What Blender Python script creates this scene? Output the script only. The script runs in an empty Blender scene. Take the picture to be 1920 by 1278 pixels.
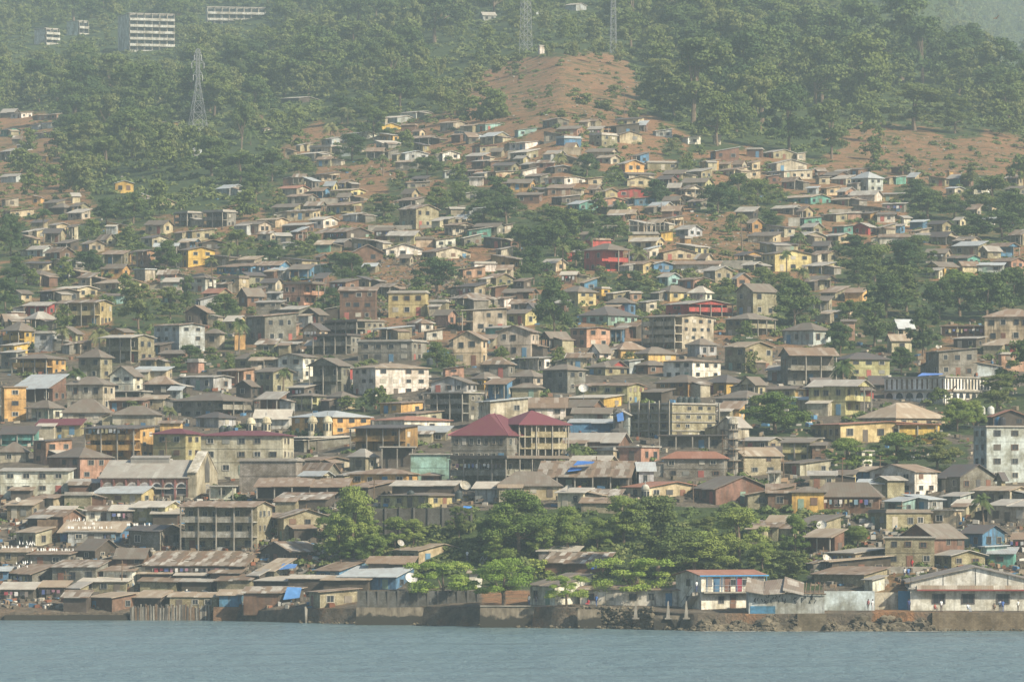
# hillside town above the sea: every number below is metres, or pixels of the photograph turned into metres on the land form
HAZE_D, HAZE_C, HAZE_G = .00015, (.66, .82, .89), .15
SUN, SUN_A, SUN_EL, SUN_AZ, SKY, EXPO = 5.0, 1.0, 36, 128, .08, 0.8
import bpy, math, random
import numpy as np
from mathutils import Vector, noise, Matrix
random.seed(7); rng = np.random.default_rng(7)
S = bpy.context.scene; COL = S.collection
F = 10400.0; CX = 960.0; HV = 915.0; HC = 20.0
R = math.radians

# ------------------------------------------------------------------ land form: distance of the hillside along each sight line
COLS = [
 (-500,[(1146,850),(1050,880),(950,915),(850,970),(700,1100),(600,1200),(500,1340),(400,1520),(300,1780),(200,2100),(100,2500),(-80,3300)]),
 (0,[(1149,843),(1110,858),(1050,872),(950,905),(900,930),(850,965),(800,1000),(700,1100),(600,1200),(500,1330),(400,1500),(300,1750),(200,2050),(100,2450),(-80,3200)]),
 (400,[(1146,842),(1110,852),(1030,868),(950,895),(900,920),(850,955),(800,995),(700,1085),(600,1180),(500,1300),(400,1430),(300,1620),(200,1900),(100,2350),(-80,3050)]),
 (600,[(1140,824),(1112,840),(1060,853),(960,878),(900,910),(850,945),(800,985),(700,1075),(600,1170),(500,1285),(400,1410),(300,1580),(200,1820),(100,2200),(-80,2900)]),
 (800,[(1136,812),(1100,835),(1060,845),(985,858),(950,872),(900,900),(850,935),(800,975),(700,1065),(600,1160),(500,1270),(400,1390),(300,1530),(200,1720),(100,2000),(-80,2700)]),
 (1050,[(1137,795),(1115,820),(1060,838),(960,862),(900,890),(850,925),(800,962),(700,1060),(600,1160),(500,1265),(400,1370),(300,1470),(240,1540),(100,1800),(60,1980),(-80,2500)]),
 (1300,[(1150,782),(1130,805),(1060,835),(960,862),(900,890),(850,925),(800,962),(700,1060),(600,1160),(500,1265),(400,1375),(300,1500),(240,1600),(100,1900),(-80,2500)]),
 (1500,[(1150,781),(1125,805),(1060,830),(1000,848),(950,868),(900,895),(800,965),(700,1060),(600,1160),(500,1270),(400,1390),(300,1540),(220,1680),(100,2000),(-80,2600)]),
 (1700,[(1147,781),(1137,800),(1090,815),(1050,832),(1000,850),(950,872),(900,900),(800,970),(700,1060),(600,1160),(500,1270),(400,1400),(300,1560),(220,1720),(100,2050),(-80,2700)]),
 (1850,[(1147,781),(1137,800),(1090,815),(1050,832),(1000,850),(950,872),(900,900),(800,970),(700,1060),(600,1160),(500,1270),(400,1400),(300,1570),(220,1750),(150,1950),(120,2150),(88,3800),(-80,5200)]),
 (1960,[(1147,781),(1137,800),(1090,815),(1050,832),(1000,850),(950,872),(900,900),(800,970),(700,1060),(600,1160),(500,1270),(400,1410),(300,1600),(220,1800),(170,2000),(140,2200),(112,3900),(-80,5300)]),
 (2500,[(1147,781),(1137,800),(1090,815),(1050,832),(1000,850),(950,872),(900,900),(800,970),(700,1060),(600,1160),(500,1280),(400,1440),(300,1680),(220,1900),(150,2250),(112,3900),(-80,5300)])]
def _col(pts, v):
    if v >= pts[0][0]: return pts[0][1]
    for (v0,d0),(v1,d1) in zip(pts, pts[1:]):
        if v >= v1:
            t = (v0-v)/(v0-v1); return d0+(d1-d0)*t
    return pts[-1][1]
def ucols(u):
    for k in range(len(COLS)-1):
        if u <= COLS[k+1][0] or k == len(COLS)-2:
            a, b = COLS[k], COLS[k+1]
            t = min(1, max(0, (u-a[0])/(b[0]-a[0]))); return a, b, t
def dist(u, v):
    a, b, t = ucols(u); return _col(a[1], v)*(1-t)+_col(b[1], v)*t
def vquay(u):
    a, b, t = ucols(u); return a[1][0][0]*(1-t)+b[1][0][0]*t
def pt(u, v, D): return Vector(((u-CX)*D/F, D, HC+(HV-v)*D/F))
def gnd(u, v): return pt(u, v, dist(u, v))
def proj(p): return (CX+p.x*F/p.y, HV-(p.z-HC)*F/p.y)
def ground_z(X, Y):                    # height of the hillside under a world point
    u = CX+X*F/Y; lo, hi = -80.0, vquay(u)
    if dist(u, hi) >= Y: return HC+(HV-hi)*Y/F
    for _ in range(22):
        m = (lo+hi)/2
        if dist(u, m) < Y: hi = m
        else: lo = m
    return HC+(HV-(lo+hi)/2)*Y/F

# ------------------------------------------------------------------ materials
def newmat(name):
    m = bpy.data.materials.new(name); m.use_nodes = True
    nt = m.node_tree; b = nt.nodes['Principled BSDF']; b.inputs['Roughness'].default_value = .9
    b.inputs['Specular IOR Level'].default_value = .25
    return m, nt, b
def N(nt, t, **k):
    n = nt.nodes.new(t)
    for a, v in k.items(): setattr(n, a, v)
    return n
def ramp(nt, fac, stops):
    r = N(nt, 'ShaderNodeValToRGB'); e = r.color_ramp.elements
    while len(e) < len(stops): e.new(.5)
    for el, (p, c) in zip(e, stops): el.position = p; el.color = (c[0], c[1], c[2], 1) if not isinstance(c, (int, float)) else (c, c, c, 1)
    nt.links.new(fac, r.inputs[0]); return r.outputs[0]
def noise_tex(nt, vec, scale, detail=3, rough=.6):
    n = N(nt, 'ShaderNodeTexNoise'); n.inputs['Scale'].default_value = scale; n.inputs['Detail'].default_value = detail; n.inputs['Roughness'].default_value = rough
    if vec is not None: nt.links.new(vec, n.inputs['Vector'])
    return n.outputs[0]
def mapping(nt, vec, sc):
    m = N(nt, 'ShaderNodeMapping'); m.inputs['Scale'].default_value = sc; nt.links.new(vec, m.inputs['Vector']); return m.outputs[0]
def mix(nt, fac, a, b, mode='MIX'):
    n = N(nt, 'ShaderNodeMix', data_type='RGBA', blend_type=mode)
    for s, v in ((n.inputs[0], fac), (n.inputs[6], a), (n.inputs[7], b)):
        if isinstance(v, (int, float)): s.default_value = v
        elif isinstance(v, tuple): s.default_value = (v[0], v[1], v[2], 1)
        else: nt.links.new(v, s)
    return n.outputs[2]
def wall_mat(name, block=False, stain=.5):
    m, nt, b = newmat(name); oi = N(nt, 'ShaderNodeObjectInfo'); g = N(nt, 'ShaderNodeNewGeometry')
    P = g.outputs['Position']
    c = oi.outputs['Color']
    big = ramp(nt, noise_tex(nt, P, .35, 5, .7), [(.38, 0), (.62, 1)])
    c = mix(nt, big, c, mix(nt, 1, c, (.50, .46, .39), 'MULTIPLY'))
    st = ramp(nt, noise_tex(nt, mapping(nt, P, (1.6, 1.6, .22)), 1.0, 4, .65), [(.48, 0), (.70, 1)])
    sm = N(nt, 'ShaderNodeMath', operation='MULTIPLY'); nt.links.new(st, sm.inputs[0]); sm.inputs[1].default_value = stain
    c = mix(nt, sm.outputs[0], c, (.07, .06, .05))
    if block:
        uv = N(nt, 'ShaderNodeUVMap'); br = N(nt, 'ShaderNodeTexBrick'); br.inputs['Scale'].default_value = 1
        br.inputs['Brick Width'].default_value = .45; br.inputs['Row Height'].default_value = .22; br.inputs['Mortar Size'].default_value = .03
        br.inputs['Color1'].default_value = (1, 1, 1, 1); br.inputs['Color2'].default_value = (.72, .7, .66, 1); br.inputs['Mortar'].default_value = (.6, .58, .55, 1)
        nt.links.new(uv.outputs[0], br.inputs['Vector']); c = mix(nt, 1, c, br.outputs[0], 'MULTIPLY')
    fine = ramp(nt, noise_tex(nt, P, 3.0, 3, .6), [(.3, .8), (.7, 1.1)])
    c = mix(nt, 1, c, fine, 'MULTIPLY')
    nt.links.new(c, b.inputs['Base Color']); return m
M = {}
M['plaster'] = wall_mat('weathered_plaster', False, .75)
M['block'] = wall_mat('concrete_block', True, .5)
M['clean'] = wall_mat('painted_plaster', False, .45)
def roof_mat():
    m, nt, b = newmat('corrugated_iron'); oi = N(nt, 'ShaderNodeObjectInfo'); uv = N(nt, 'ShaderNodeUVMap'); g = N(nt, 'ShaderNodeNewGeometry')
    br = N(nt, 'ShaderNodeTexBrick'); br.inputs['Scale'].default_value = 1; br.offset = .37
    br.inputs['Brick Width'].default_value = .85; br.inputs['Row Height'].default_value = 2.3; br.inputs['Mortar Size'].default_value = .012
    br.inputs['Color1'].default_value = (0, 0, 0, 1); br.inputs['Color2'].default_value = (1, 1, 1, 1); br.inputs['Mortar'].default_value = (.3, .3, .3, 1)
    off = N(nt, 'ShaderNodeVectorMath', operation='ADD'); nt.links.new(uv.outputs[0], off.inputs[0])
    cmb = N(nt, 'ShaderNodeCombineXYZ'); ml = N(nt, 'ShaderNodeMath', operation='MULTIPLY'); ml.inputs[1].default_value = 500
    nt.links.new(oi.outputs['Random'], ml.inputs[0]); nt.links.new(ml.outputs[0], cmb.inputs[0]); nt.links.new(ml.outputs[0], cmb.inputs[1])
    nt.links.new(cmb.outputs[0], off.inputs[1]); nt.links.new(off.outputs[0], br.inputs['Vector'])
    pal = ramp(nt, br.outputs[0], [(0, (.17, .10, .065)), (.25, (.12, .095, .07)), (.45, (.23, .165, .11)), (.62, (.22, .19, .155)), (.8, (.34, .32, .28)), (1, (.54, .52, .46))])
    c = mix(nt, oi.outputs['Alpha'], oi.outputs['Color'], pal)
    n = ramp(nt, noise_tex(nt, g.outputs['Position'], .8, 5, .7), [(.42, 0), (.62, 1)])
    rust = mix(nt, .5, oi.outputs['Color'], (.15, .075, .05))
    mm = N(nt, 'ShaderNodeMath', operation='MULTIPLY'); nt.links.new(n, mm.inputs[0]); mm.inputs[1].default_value = .55
    c = mix(nt, mm.outputs[0], c, rust)
    wv = N(nt, 'ShaderNodeTexWave'); wv.inputs['Scale'].default_value = 1.3; nt.links.new(uv.outputs[0], wv.inputs['Vector'])
    c = mix(nt, 1, c, ramp(nt, wv.outputs[1], [(0, .82), (1, 1.08)]), 'MULTIPLY')
    nt.links.new(c, b.inputs['Base Color']); b.inputs['Roughness'].default_value = .65; b.inputs['Metallic'].default_value = .1
    return m
M['roof'] = roof_mat()
def simple(name, col, rough=.85, metal=0, var=.35, scale=1.5, objcol=False):
    m, nt, b = newmat(name); g = N(nt, 'ShaderNodeNewGeometry')
    c = N(nt, 'ShaderNodeObjectInfo').outputs['Color'] if objcol else (col[0], col[1], col[2])
    f = ramp(nt, noise_tex(nt, g.outputs['Position'], scale, 4), [(.3, 1-var), (.7, 1+var*.4)])
    nt.links.new(mix(nt, 1, c, f, 'MULTIPLY'), b.inputs['Base Color'])
    b.inputs['Roughness'].default_value = rough; b.inputs['Metallic'].default_value = metal; return m
M['frame'] = simple('window_paint', (1, 1, 1), objcol=True, var=.25)
M['cloth'] = simple('cloth', (1, 1, 1), objcol=True, var=.2)
M['concrete'] = simple('concrete', (.27, .25, .21), var=.5, scale=.6)
M['dconcrete'] = simple('dark_concrete', (.10, .095, .085), var=.5, scale=.5)
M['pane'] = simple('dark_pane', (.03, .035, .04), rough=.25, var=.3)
M['wood'] = simple('old_wood', (.16, .11, .07), var=.5, scale=2)
M['steel'] = simple('galvanised_steel', (.34, .35, .35), rough=.5, metal=.4, var=.2)
def tide_mat():
    m, nt, b = newmat('tide_stained_wall'); g = N(nt, 'ShaderNodeNewGeometry'); P = g.outputs['Position']
    sx = N(nt, 'ShaderNodeSeparateXYZ'); nt.links.new(P, sx.inputs[0]); nz = noise_tex(nt, P, .5, 5, .7)
    md = N(nt, 'ShaderNodeMath', operation='MULTIPLY_ADD'); nt.links.new(nz, md.inputs[0]); md.inputs[1].default_value = -2.6; nt.links.new(sx.outputs[2], md.inputs[2])
    wet = ramp(nt, md.outputs[0], [(.05, 1), (.35, 0)])
    dry = ramp(nt, noise_tex(nt, mapping(nt, P, (1.2, 1.2, .35)), 1, 5, .7), [(.3, (.05, .045, .035)), (.5, (.13, .11, .08)), (.7, (.23, .2, .15))])
    nt.links.new(mix(nt, wet, dry, (.028, .026, .02)), b.inputs['Base Color']); return m
M['tide'] = tide_mat()
M['rock'] = simple('wet_rock', (.13, .11, .075), var=.7, scale=.5)
M['plastic'] = simple('tank_plastic', (1, 1, 1), rough=.4, objcol=True, var=.15)
M['trunk'] = simple('bark', (.16, .12, .085), var=.4, scale=2)
M['thatch'] = simple('thatch', (.3, .25, .17), var=.4, scale=2)
def leaf_mat(name, a, b_, c_, sc=.12):
    m, nt, b = newmat(name); g = N(nt, 'ShaderNodeNewGeometry'); oi = N(nt, 'ShaderNodeObjectInfo')
    n = noise_tex(nt, g.outputs['Position'], sc, 2); n2 = noise_tex(nt, g.outputs['Position'], 1.1, 2)
    ad = N(nt, 'ShaderNodeMath', operation='ADD'); nt.links.new(n, ad.inputs[0]); nt.links.new(n2, ad.inputs[1])
    hv = N(nt, 'ShaderNodeMath', operation='MULTIPLY_ADD'); nt.links.new(ad.outputs[0], hv.inputs[0]); hv.inputs[1].default_value = .5
    rr = N(nt, 'ShaderNodeMath', operation='MULTIPLY_ADD'); nt.links.new(oi.outputs['Random'], rr.inputs[0]); rr.inputs[1].default_value = .3; rr.inputs[2].default_value = -.15
    nt.links.new(rr.outputs[0], hv.inputs[2])
    c = ramp(nt, hv.outputs[0], [(.32, a), (.5, b_), (.68, c_)])
    nt.links.new(c, b.inputs['Base Color']); b.inputs['Roughness'].default_value = .7
    tr = N(nt, 'ShaderNodeBsdfTranslucent'); nt.links.new(c, tr.inputs['Color'])
    mx = N(nt, 'ShaderNodeMixShader'); mx.inputs[0].default_value = .16
    nt.links.new(b.outputs[0], mx.inputs[1]); nt.links.new(tr.outputs[0], mx.inputs[2])
    nt.links.new(mx.outputs[0], nt.nodes['Material Output'].inputs[0]); return m
M['leaf_r'] = leaf_mat('broad_leaves', (.05, .09, .018), (.095, .145, .03), (.16, .20, .045))
M['leaf_a'] = leaf_mat('feathery_leaves', (.13, .21, .03), (.21, .30, .05), (.29, .34, .08))
M['leaf_f'] = leaf_mat('forest_leaves', (.034, .064, .017), (.066, .102, .025), (.12, .15, .036), .07)
M['leaf_n'] = leaf_mat('glossy_leaves', (.07, .115, .024), (.125, .18, .035), (.21, .255, .06))
M['leaf_g'] = leaf_mat('dry_forest_leaves', (.045, .07, .022), (.08, .115, .03), (.14, .155, .05), .07)
M['leaf_e'] = leaf_mat('dry_olive_leaves', (.065, .095, .026), (.11, .14, .035), (.17, .18, .055))
M['leaf_p'] = leaf_mat('palm_leaves', (.05, .085, .025), (.09, .12, .035), (.17, .17, .07))
def terrain_mat():
    m, nt, b = newmat('hillside_soil'); g = N(nt, 'ShaderNodeNewGeometry'); P = g.outputs['Position']
    a = N(nt, 'ShaderNodeAttribute', attribute_name='cover'); sep = N(nt, 'ShaderNodeSeparateColor'); nt.links.new(a.outputs['Color'], sep.inputs[0])
    soil = ramp(nt, noise_tex(nt, P, .16, 9, .8), [(.30, (.06, .042, .026)), (.40, (.15, .088, .045)), (.50, (.30, .155, .075)), (.57, (.14, .11, .058)), (.64, (.32, .18, .09)), (.8, (.34, .26, .15))])
    dirt = ramp(nt, noise_tex(nt, P, .5, 5, .7), [(.3, (.05, .045, .035)), (.55, (.14, .115, .085)), (.8, (.24, .21, .16))])
    green = ramp(nt, noise_tex(nt, P, .25, 6, .75), [(.3, (.02, .035, .012)), (.55, (.05, .075, .022)), (.8, (.10, .11, .04))])
    nn = noise_tex(nt, P, .13, 6, .75)
    def thr(ch, w):
        s = N(nt, 'ShaderNodeMath', operation='ADD'); nt.links.new(sep.outputs[ch], s.inputs[0]); nt.links.new(nn, s.inputs[1])
        return ramp(nt, s.outputs[0], [(.5, 0), (.5+w, 1)]) if False else _thr(s.outputs[0], w)
    def _thr(o, w):
        mr = N(nt, 'ShaderNodeMapRange'); mr.inputs[1].default_value = 1-w; mr.inputs[2].default_value = 1+w; nt.links.new(o, mr.inputs[0]); return mr.outputs[0]
    c = mix(nt, thr(1, .12), soil, dirt)
    c = mix(nt, thr(0, .10), c, green)
    nt.links.new(c, b.inputs['Base Color']); b.inputs['Roughness'].default_value = 1
    bp = N(nt, 'ShaderNodeBump'); bp.inputs['Strength'].default_value = .9; bp.inputs['Distance'].default_value = 1.2
    nt.links.new(noise_tex(nt, P, .6, 6, .75), bp.inputs['Height']); nt.links.new(bp.outputs[0], b.inputs['Normal'])
    return m
M['soil'] = terrain_mat()
def vc_mat():
    m, nt, b = newmat('loose_debris'); a = N(nt, 'ShaderNodeAttribute', attribute_name='tint')
    nt.links.new(a.outputs['Color'], b.inputs['Base Color']); return m
M['debris'] = vc_mat()
def water_mat():
    m, nt, b = newmat('sea_water'); g = N(nt, 'ShaderNodeNewGeometry'); P = g.outputs['Position']
    b.inputs['Base Color'].default_value = (.105, .16, .175, 1); b.inputs['Roughness'].default_value = .28; b.inputs['IOR'].default_value = 1.33; b.inputs['Specular IOR Level'].default_value = .5
    h1 = noise_tex(nt, mapping(nt, P, (.14, .07, 1)), 1, 6, .7); h2 = noise_tex(nt, mapping(nt, P, (.012, .035, 1)), 1, 4)
    ad = N(nt, 'ShaderNodeMath', operation='MULTIPLY_ADD'); nt.links.new(h2, ad.inputs[0]); ad.inputs[1].default_value = 3.0; nt.links.new(h1, ad.inputs[2])
    bp = N(nt, 'ShaderNodeBump'); bp.inputs['Strength'].default_value = 1; bp.inputs['Distance'].default_value = 2.6
    nt.links.new(ad.outputs[0], bp.inputs['Height']); nt.links.new(bp.outputs[0], b.inputs['Normal']); return m
M['water'] = water_mat()

# ------------------------------------------------------------------ mesh helpers
class MB:
    def __init__(s): s.v = []; s.f = []; s.uv = []; s.m = []
    def poly(s, ps, mi=0):
        ps = [Vector(p) for p in ps]; n = len(s.v); s.v += ps; s.f.append(tuple(range(n, n+len(ps)))); s.m.append(mi)
        e = (ps[1]-ps[0]); e = e.normalized() if e.length > 1e-9 else Vector((1, 0, 0))
        nn = Vector((0, 0, 0))
        for i in range(1, len(ps)-1): nn += (ps[i]-ps[0]).cross(ps[i+1]-ps[0])
        t = nn.cross(e); t = t.normalized() if t.length > 1e-9 else Vector((0, 0, 1))
        for p in ps: s.uv.append(((p-ps[0]).dot(e), (p-ps[0]).dot(t)))
    def hexa(s, b, t, mi=0):           # bottom ring b, top ring t, counter-clockwise seen from above
        n = len(b); s.poly(list(reversed(b)), mi); s.poly(t, mi)
        for i in range(n):
            j = (i+1) % n; s.poly([b[i], b[j], t[j], t[i]], mi)
    def box(s, x0, y0, z0, x1, y1, z1, mi=0):
        s.hexa([(x0, y0, z0), (x1, y0, z0), (x1, y1, z0), (x0, y1, z0)], [(x0, y0, z1), (x1, y0, z1), (x1, y1, z1), (x0, y1, z1)], mi)
    def slab(s, ps, th, mi=0):         # sheet with top corners ps
        t = [Vector(p) for p in ps]; s.hexa([p-Vector((0, 0, th)) for p in t], t, mi)
    def bar(s, a, b, r, mi=0, n=4, r2=None):
        a = Vector(a); b = Vector(b); d = (b-a).normalized(); x = d.orthogonal().normalized(); y = d.cross(x); r2 = r if r2 is None else r2
        A = [a+(x*math.cos(2*math.pi*k/n+.78)+y*math.sin(2*math.pi*k/n+.78))*r for k in range(n)]
        B = [b+(x*math.cos(2*math.pi*k/n+.78)+y*math.sin(2*math.pi*k/n+.78))*r2 for k in range(n)]
        s.hexa(A, B, mi)
    def lathe(s, prof, n=16, c=(0, 0, 0), mi=0):
        for (r0, z0), (r1, z1) in zip(prof, prof[1:]):
            for k in range(n):
                a0, a1 = 2*math.pi*k/n, 2*math.pi*(k+1)/n
                q = [(c[0]+r0*math.cos(a0), c[1]+r0*math.sin(a0), c[2]+z0), (c[0]+r0*math.cos(a1), c[1]+r0*math.sin(a1), c[2]+z0),
                     (c[0]+r1*math.cos(a1), c[1]+r1*math.sin(a1), c[2]+z1), (c[0]+r1*math.cos(a0), c[1]+r1*math.sin(a0), c[2]+z1)]
                if r0 < 1e-4: q = [q[0], q[2], q[3]]
                elif r1 < 1e-4: q = q[:3]
                s.poly(q, mi)
    def mesh(s, name, mats, smooth=False):
        me = bpy.data.meshes.new(name); me.from_pydata(s.v, [], s.f)
        uv = me.uv_layers.new(name='UVMap'); uv.data.foreach_set('uv', [c for p in s.uv for c in p])
        for m in mats: me.materials.append(M[m])
        if len(mats) > 1: me.polygons.foreach_set('material_index', s.m)
        if smooth: me.polygons.foreach_set('use_smooth', [True]*len(s.f))
        return me
    def obj(s, name, mats, parent=None, col=None, smooth=False):
        if isinstance(mats, str): mats = [mats]
        return link(name, s.mesh(name, mats, smooth), parent, col)
def link(name, data, parent=None, col=None, loc=None, rz=None, sc=None):
    o = bpy.data.objects.new(name, data); COL.objects.link(o)
    if parent: o.parent = parent
    if col: o.color = col if len(col) == 4 else (*col, 1)
    if loc is not None: o.location = loc
    if rz is not None: o.rotation_euler = (0, 0, rz)
    if sc is not None: o.scale = sc
    return o
def tag(o, label=None, cat=None, group=None, kind=None):
    if label: o['label'] = label
    if cat: o['category'] = cat
    if group: o['group'] = group
    if kind: o['kind'] = kind
    return o
def empty(name, loc, rz=0, **k):
    o = link(name, None, None, None, loc, rz); o.empty_display_size = .3; return tag(o, **k)
THINGS = []
# ------------------------------------------------------------------ houses
WC = dict(W=(.72,.70,.62), C=(.54,.46,.31), Y=(.64,.43,.12), y=(.56,.48,.24), O=(.64,.41,.16), P=(.44,.27,.19), R=(.42,.085,.075), G=(.29,.28,.245), B=(.41,.375,.255),
          K=(.10,.085,.07), U=(.10,.22,.36), T=(.13,.33,.28), N=(.20,.12,.085), L=(.42,.45,.45), E=(.42,.39,.21), M=(.36,.22,.09), A=(.30,.46,.43), D=(.48,.44,.34))
WN = dict(W='white', C='cream', Y='bright yellow', y='pale yellow', O='orange', P='pinkish', R='red', G='grey', B='tan block', K='dark', U='blue', T='teal', N='brown', L='light grey', E='olive', M='mustard', A='pale aqua', D='beige')
RC = dict(r=(.25,.185,.13,.35), b=(.16,.142,.115,.1), g=(.37,.36,.32,.25), m=(.15,.045,.058,0), p=(.24,.195,.14,.85), w=(.50,.47,.40,.2), t=(.38,.31,.22,.35), k=(.10,.095,.09,0), s=(.31,.145,.095,.1), q=(.40,.44,.45,.1), e=(.3,.4,.33,.05))
RN = dict(r='rusty', b='brown', g='grey metal', m='maroon', p='patched', w='pale', t='tan', k='dark', s='terracotta', q='pale blue-grey', e='greenish')
RS = dict(g='gable', G='gable', h='hip', s='lean-to', z='lean-to', f='flat')
def unit_window():
    b = MB()
    b.box(-.5, -.09, -.5, -.40, .02, .5); b.box(.40, -.09, -.5, .5, .02, .5); b.box(-.40, -.09, .42, .40, .02, .5); b.box(-.40, -.09, -.5, .40, .02, -.42); b.box(-.02, -.05, -.42, .02, .02, .42)
    f = b.mesh('window', ['frame']); b = MB(); b.box(-.40, -.03, -.42, .40, .01, .42); p = b.mesh('pane', ['pane'])
    b = MB()
    b.box(-.5, -.09, -.5, -.42, .02, .5); b.box(.42, -.09, -.5, .5, .02, .5); b.box(-.42, -.09, .44, .42, .02, .5); b.box(-.42, -.09, -.5, .42, .02, -.44); b.box(-.42, -.03, -.44, .42, .01, .44, 1)
    w2 = b.mesh('window', ['frame', 'pane'])
    b = MB(); b.box(-.5, -.06, 0, .5, .02, 1); d = b.mesh('door', ['frame'])
    b = MB(); b.box(-.5, -.07, -.5, .5, .02, .5); sh = b.mesh('shutter', ['frame'])
    return f, p, w2, d, sh
WF, WP, W2, DO, SH = unit_window()
FRC = [(.36,.34,.28),(.22,.19,.15),(.16,.10,.07),(.42,.39,.33),(.10,.085,.07),(.20,.20,.18),(.08,.08,.08)]
DRC = [(.18,.09,.06),(.10,.2,.3),(.3,.1,.08),(.12,.1,.08),(.2,.28,.22),(.4,.36,.28)]
class House: pass
def lab_annex(flags, label, rnd): return 'C' not in flags and rnd.random() < (.5 if not label else .2)
def window(h, face, t, z, w, ht, detail, rnd, shut=False):
    # face 'f': front plane y=h.yf, 'r': right plane x=h.xr
    if face == 'f': loc, rz = (t, h.yf, z), 0
    elif face == 'r': loc, rz = (h.xr, t, z), math.pi/2
    elif face == 'l': loc, rz = (h.xl, t, z), -math.pi/2
    fc = h.fcol or rnd.choice(FRC)
    if shut: return link('shutter', SH, h.root, fc, loc, rz, (w, 1, ht))
    if detail:
        o = link('window', WF, h.root, fc, loc, rz, (w, 1, ht)); link('pane', WP, o)
    else: o = link('window', W2, h.root, fc, loc, rz, (w, 1, ht))
    return o
def house(u0, uc, u1, vb, ve, rise, roof='g', wall='B', rcol='r', st=1, flags='', label=None, name='house', cat='house', theta=None, depth=None, group=None, fcol=None, nf=None, nr=None):
    rnd = random.Random(int(u0*31+vb*17+u1))
    vb = min(vb, vquay(uc)-.5)
    D = dist(uc, vb); s = F/D; C = pt(uc, vb, D)
    a_, b_ = (uc-u0)/s, (u1-uc)/s
    if theta is None:
        if b_ < .4: th = R(3)
        elif a_ < .4: th = R(86)
        else:
            r = b_/a_
            th = math.atan(r*1.35) if r < 1 else math.atan(r/1.35)
            th = min(R(80), max(R(10), th))
    else: th = R(theta)
    L = a_/math.cos(th) if a_ > .4 else (depth or min(9, max(4, .6*b_)))
    Wd = b_/math.sin(th) if b_ > .4 else (depth or min(9, max(4, .6*a_)))
    if depth and b_ > .4 and a_ > .4:
        if a_ > b_: Wd = depth
        else: L = depth
    Lm, Wm = min(L, 60), min(Wd, 60); L, Wd = Lm, Wm
    H = max(1.9, (vb-ve)/s); rise = rise/s
    a = Vector((math.cos(th), -math.sin(th), 0)); b = Vector((math.sin(th), math.cos(th), 0))
    h = House(); h.L, h.W, h.H, h.s, h.th = L, Wd, H, s, th; h.fcol = fcol; h.st = st; h.roof = roof; h.wall = wall; h.rcol = rcol
    h.root = empty(name, C-a*L/2+b*Wd/2, -th)
    x0, x1, y0, y1 = -L/2, L/2, -Wd/2, Wd/2
    rec = min(2.1, Wd*.3); recx = min(2.1, L*.3)
    yf = y0+rec if 'v' in flags else y0; xr = x1-recx if 'w' in flags else x1
    h.yf, h.xr, h.xl, h.x0, h.x1, h.y0, h.y1, h.rise = yf, xr, x0, x0, x1, y0, y1, rise
    wc = WC[wall]; k = rnd.uniform(.88, 1.1); wc = tuple(min(.85, c*k*rnd.uniform(.96, 1.04)) for c in wc)
    m = MB(); base = -1.5
    m.box(x0, yf, base, xr, y1, H-.001)
    if 'v' in flags or 'w' in flags: m.box(x0, y0, H, x1, y1, H+.12)
    z0 = H+(.12 if ('v' in flags or 'w' in flags) else 0); top = z0+rise
    if roof == 'g': m.hexa([(x0, y0, z0), (x0, y1, z0), (x0, 0, top-.05)][::-1], [(x1, y0, z0), (x1, y1, z0), (x1, 0, top-.05)][::-1])
    if roof == 'G': m.hexa([(x0, y0, z0), (x1, y0, z0), (0, y0, top-.05)], [(x0, y1, z0), (x1, y1, z0), (0, y1, top-.05)])
    if roof == 's': m.hexa([(x0, y0, z0), (x0, y1, z0), (x0, y1, top)][::-1], [(x1, y0, z0), (x1, y1, z0), (x1, y1, top)][::-1])
    if roof == 'z': m.hexa([(x0, y0, z0), (x1, y0, z0), (x0, y0, top)], [(x0, y1, z0), (x1, y1, z0), (x0, y1, top)])
    wm = 'block' if wall in 'BG' else ('clean' if 'C' in flags else 'plaster')
    if st > 1 and 'v' not in flags and rise >= 0:
        for q in range(1, st): m.box(x0-.06, y0-.06, H*q/st-.09, x1+.06, y1+.02, H*q/st+.06)
    m.obj('wall', wm, h.root, wc)
    # roof
    m = MB(); ov = .45 if s > 7 else .35; th_ = .11; rc = list(RC[rcol]); k = rnd.uniform(.85, 1.15); rc = (rc[0]*k, rc[1]*k, rc[2]*k, rc[3])
    zt = z0+.06; X0, X1, Y0, Y1 = x0-ov, x1+ov, y0-ov, y1+ov
    if roof == 'g':
        sl = rise/(Wd/2); ze = zt-sl*ov; zr = zt+rise
        ns = 1 if 'C' in flags else max(1, int(L/2.6))
        for q in range(ns):
            xa, xb = X0+(X1-X0)*q/ns, X0+(X1-X0)*(q+1)/ns; e = 0 if ns == 1 else rnd.uniform(-.22, .3); dz = 0 if ns == 1 else rnd.uniform(-.05, .06)
            m.slab([(xa, Y0-e, ze-sl*e+dz), (xb, Y0-e, ze-sl*e+dz+(0 if ns == 1 else rnd.uniform(-.04, .04))), (xb, 0, zr), (xa, 0, zr)], th_)
        m.slab([(X1, Y1, ze), (X0, Y1, ze), (X0, 0.001, zr), (X1, 0.001, zr)], th_)
    elif roof == 'G':
        sl = rise/(L/2); ze = zt-sl*ov; zr = zt+rise
        m.slab([(X0, Y1, ze), (X0, Y0, ze), (0, Y0, zr), (0, Y1, zr)], th_); m.slab([(X1, Y0, ze), (X1, Y1, ze), (0.001, Y1, zr), (0.001, Y0, zr)], th_)
    elif roof == 's':
        sl = rise/Wd; ns = 1 if 'C' in flags else max(1, int(L/2.6))
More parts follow.
